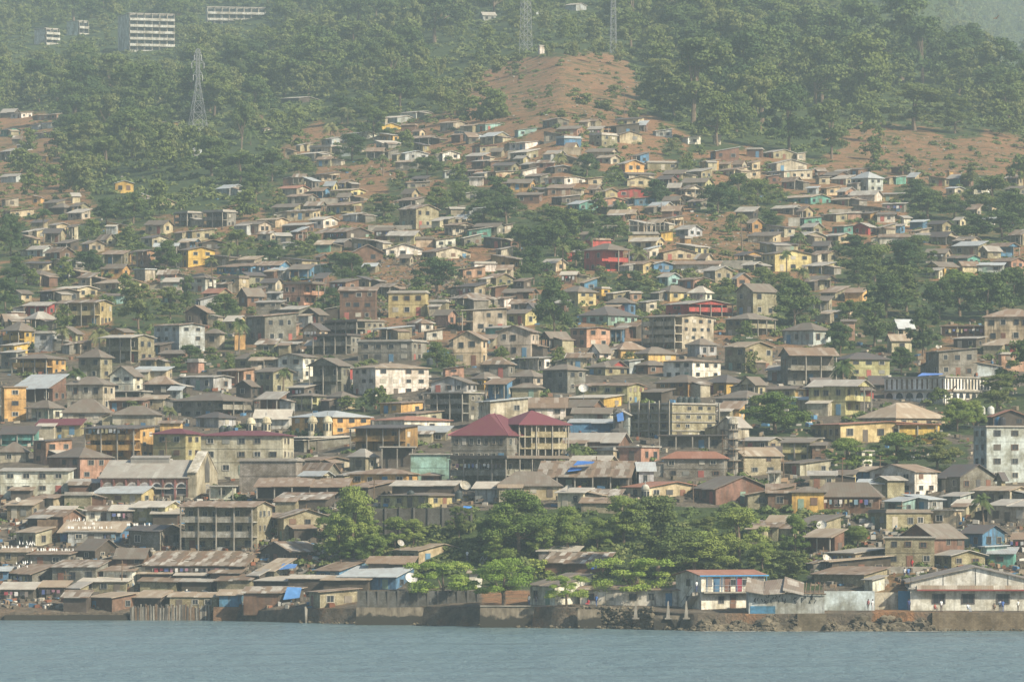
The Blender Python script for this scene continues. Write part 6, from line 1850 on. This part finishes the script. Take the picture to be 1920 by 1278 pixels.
# ------------------------------------------------------------------ labels that single out the unlabelled things
LMK = [(909, 790, 'the big maroon roof'), (731, 710, 'the big white institution'), (1140, 487, 'the vivid red villa'), (288, 900, 'the old church'), (1265, 790, 'the unfinished frame'),
 (1765, 730, 'the arcaded school'), (1697, 770, 'the broad tan hipped roof'), (1875, 840, 'the tall blue-grey block'), (1300, 690, 'the white villa'), (333, 632, 'the white three-storey block'), (425, 985, 'the gallery building'),
 (1354, 1100, 'the white waterfront house'), (1820, 1100, 'the white warehouse'), (662, 980, 'the mango tree'), (24, 755, 'the orange-yellow block'), (620, 797, 'the domed turrets'), (1374, 850, 'the scaffolded minaret'), (1107, 890, 'the tarp-patched roof'),
 (1272, 625, 'the cream gallery block'), (1620, 680, 'the olive apartment house'), (1477, 490, 'the pale yellow house'), (375, 482, 'the yellow left-slope house'), (765, 570, 'the teal-balcony house'), (670, 570, 'the brown three-level house'), (650, 363, 'the yellow bungalow'),
 (605, 416, 'the white-blue bungalow'), (232, 350, 'the lone yellow house'), (370, 180, 'the free-standing pylon'), (986, 60, 'the thick lattice mast'), (1150, 60, 'the thinner mast'), (270, 60, 'the six-storey forest block'), (440, 30, 'the ruined long block'), (1628, 345, 'the silvery-roof villa'),
 (1066, 267, 'the bright blue hut'), (1810, 490, 'the turquoise-green house'), (1290, 435, 'the pale hut on red slope'), (1870, 1010, 'the blue timber house'), (1738, 900, 'the white gabled house'), (1095, 385, 'the turquoise shack'), (787, 405, 'the weathered rust house'), (240, 705, 'the tan-gabled white house'), (1120, 632, 'the peach house'), (1083, 555, 'the yellow house pair'), (1700, 60, 'the big ridge tree'), (1400, 100, 'the right forest'), (900, 245, 'the long green-section shack'), (60, 1000, 'the left rubbish tip'), (1410, 310, 'the red-brick upper hut'), (60, 215, 'the far-left upper huts'), (545, 190, 'the lone upper shed'), (1750, 385, 'the right upper tree group')]
def look(t):
    if hasattr(t, 'look'): return t.look
    if t.cat == 'tree': return {'a': 'feathery light green tree', 'r': 'dense dark green tree', 'e': 'loose olive-green tree', 't': 'slender grey-green tree', 'b': 'low green bush'}[t.kindc]
    return ('two-storey ' if t.st == 2 else 'three-storey ' if t.st == 3 else '')+WN[t.wall]+' '+t.cat+' with '+RN[t.rcol]+' '+RS[t.roof]+' roof'
ORD = ['', 'second ', 'third ', 'fourth ', 'fifth ', 'sixth ', 'seventh ', 'eighth ', 'ninth ', 'tenth ', 'eleventh ', 'twelfth ']
groups = {}
for t in THINGS:
    if t.lab: t.root['label'] = t.lab; t.root['category'] = t.cat; continue
    b = min(LMK, key=lambda l: ((l[0]-t.u)*.7)**2+(l[1]-t.v)**2); dx, dy = t.u-b[0], t.v-b[1]
    t.rel = (('above' if dy < 0 else 'below') if abs(dy) > abs(dx)*.5 else ('left of' if dx < 0 else 'right of'))
    if abs(dy) > abs(dx)*.5 and abs(dx) > abs(dy)*.45: t.rel += ' and left of' if dx < 0 else ' and right of'
    t.dd = math.hypot(dx, dy); groups.setdefault((look(t), t.rel, b[2]), []).append(t)
for (lk, rel, nm), ts in groups.items():
    ts.sort(key=lambda t: t.dd)
    for k, t in enumerate(ts):
        l = f'{lk} {rel} {nm}' if len(ts) == 1 else (f'{lk}, nearest {rel} {nm}' if k == 0 else f'{lk}, {ORD[min(k, 11)]}nearest {rel} {nm}')
        if len(l.split()) > 16: l = l.replace(' roof', '', 1).replace(' with ', ', ', 1)
        if len(l.split()) > 16: l = l.replace('two-storey ', '').replace('three-storey ', '').replace(' house', ' block', 1)
        t.root['label'] = l; t.root['category'] = t.cat
for t in THINGS:
    if t.cat == 'tree': t.root['group'] = 'trees on the hillside'
    elif t.cat in ('house', 'shack', 'shanty', 'row shack'): t.root['group'] = {'row shack': 'long row shacks on the upper slope', 'house': 'houses of the hillside town', 'shack': 'shacks on the upper slope', 'shanty': 'shanties near the shore'}[t.cat]
    elif t.cat in ('satellite dish', 'water tank', 'pole', 'washing line'): t.root['group'] = {'satellite dish': 'satellite dishes on the roofs', 'water tank': 'plastic water tanks on the roofs', 'pole': 'utility poles among the houses', 'washing line': 'washing lines under the eaves'}[t.cat]

# ------------------------------------------------------------------ air, light, camera
b = MB(); b.box(-1400, -60, -3.2, 1400, 6200, 560)
hz = b.obj('haze', 'cloth'); hz.data.materials.clear(); tag(hz, 'pale blue-grey haze thickening with distance over the hillside', 'haze', None, 'stuff')
m = bpy.data.materials.new('haze_air'); m.use_nodes = True; nt = m.node_tree; nt.nodes.remove(nt.nodes['Principled BSDF'])
pv = nt.nodes.new('ShaderNodeVolumePrincipled'); pv.inputs['Density'].default_value = HAZE_D; pv.inputs['Color'].default_value = (*HAZE_C, 1); pv.inputs['Anisotropy'].default_value = HAZE_G
nt.links.new(pv.outputs[0], nt.nodes['Material Output'].inputs['Volume']); hz.data.materials.append(m)
w = bpy.data.worlds.new('World'); S.world = w; w.use_nodes = True; nt = w.node_tree; bg = nt.nodes['Background']; sk = nt.nodes.new('ShaderNodeTexSky'); sk.sky_type = 'NISHITA'; sk.sun_disc = False
EL, AZ = R(SUN_EL), R(SUN_AZ)            # azimuth measured clockwise from +Y
sd = Vector((math.sin(AZ)*math.cos(EL), math.cos(AZ)*math.cos(EL), math.sin(EL)))
sk.sun_elevation = EL; sk.sun_rotation = AZ; sk.dust_density = 1.5; sk.air_density = 1.0; nt.links.new(sk.outputs[0], bg.inputs[0]); bg.inputs[1].default_value = SKY
ld = bpy.data.lights.new('sun', 'SUN'); ld.energy = SUN; ld.angle = R(SUN_A); ld.color = (1, .89, .70); lo = bpy.data.objects.new('sun', ld); COL.objects.link(lo); lo.rotation_euler = (-sd).to_track_quat('-Z', 'Y').to_euler(); lo.location = (200, -100, 600)
cd_ = bpy.data.cameras.new('camera'); cd_.lens = F/1920*36; cd_.sensor_width = 36; cd_.shift_y = (HV-639)/1920; cd_.clip_end = 20000; cd_.clip_start = 1
co = bpy.data.objects.new('camera', cd_); COL.objects.link(co); co.location = (0, 0, HC); co.rotation_euler = (math.pi/2, 0, 0); S.camera = co
S.view_settings.view_transform = 'Standard'; S.view_settings.look = 'None'; S.view_settings.exposure = EXPO; S.view_settings.gamma = 1
S.render.engine = 'CYCLES'; S.cycles.max_bounces = 6; S.cycles.volume_bounces = 1; S.cycles.transparent_max_bounces = 8
S.render.resolution_x, S.render.resolution_y = 1024, 681
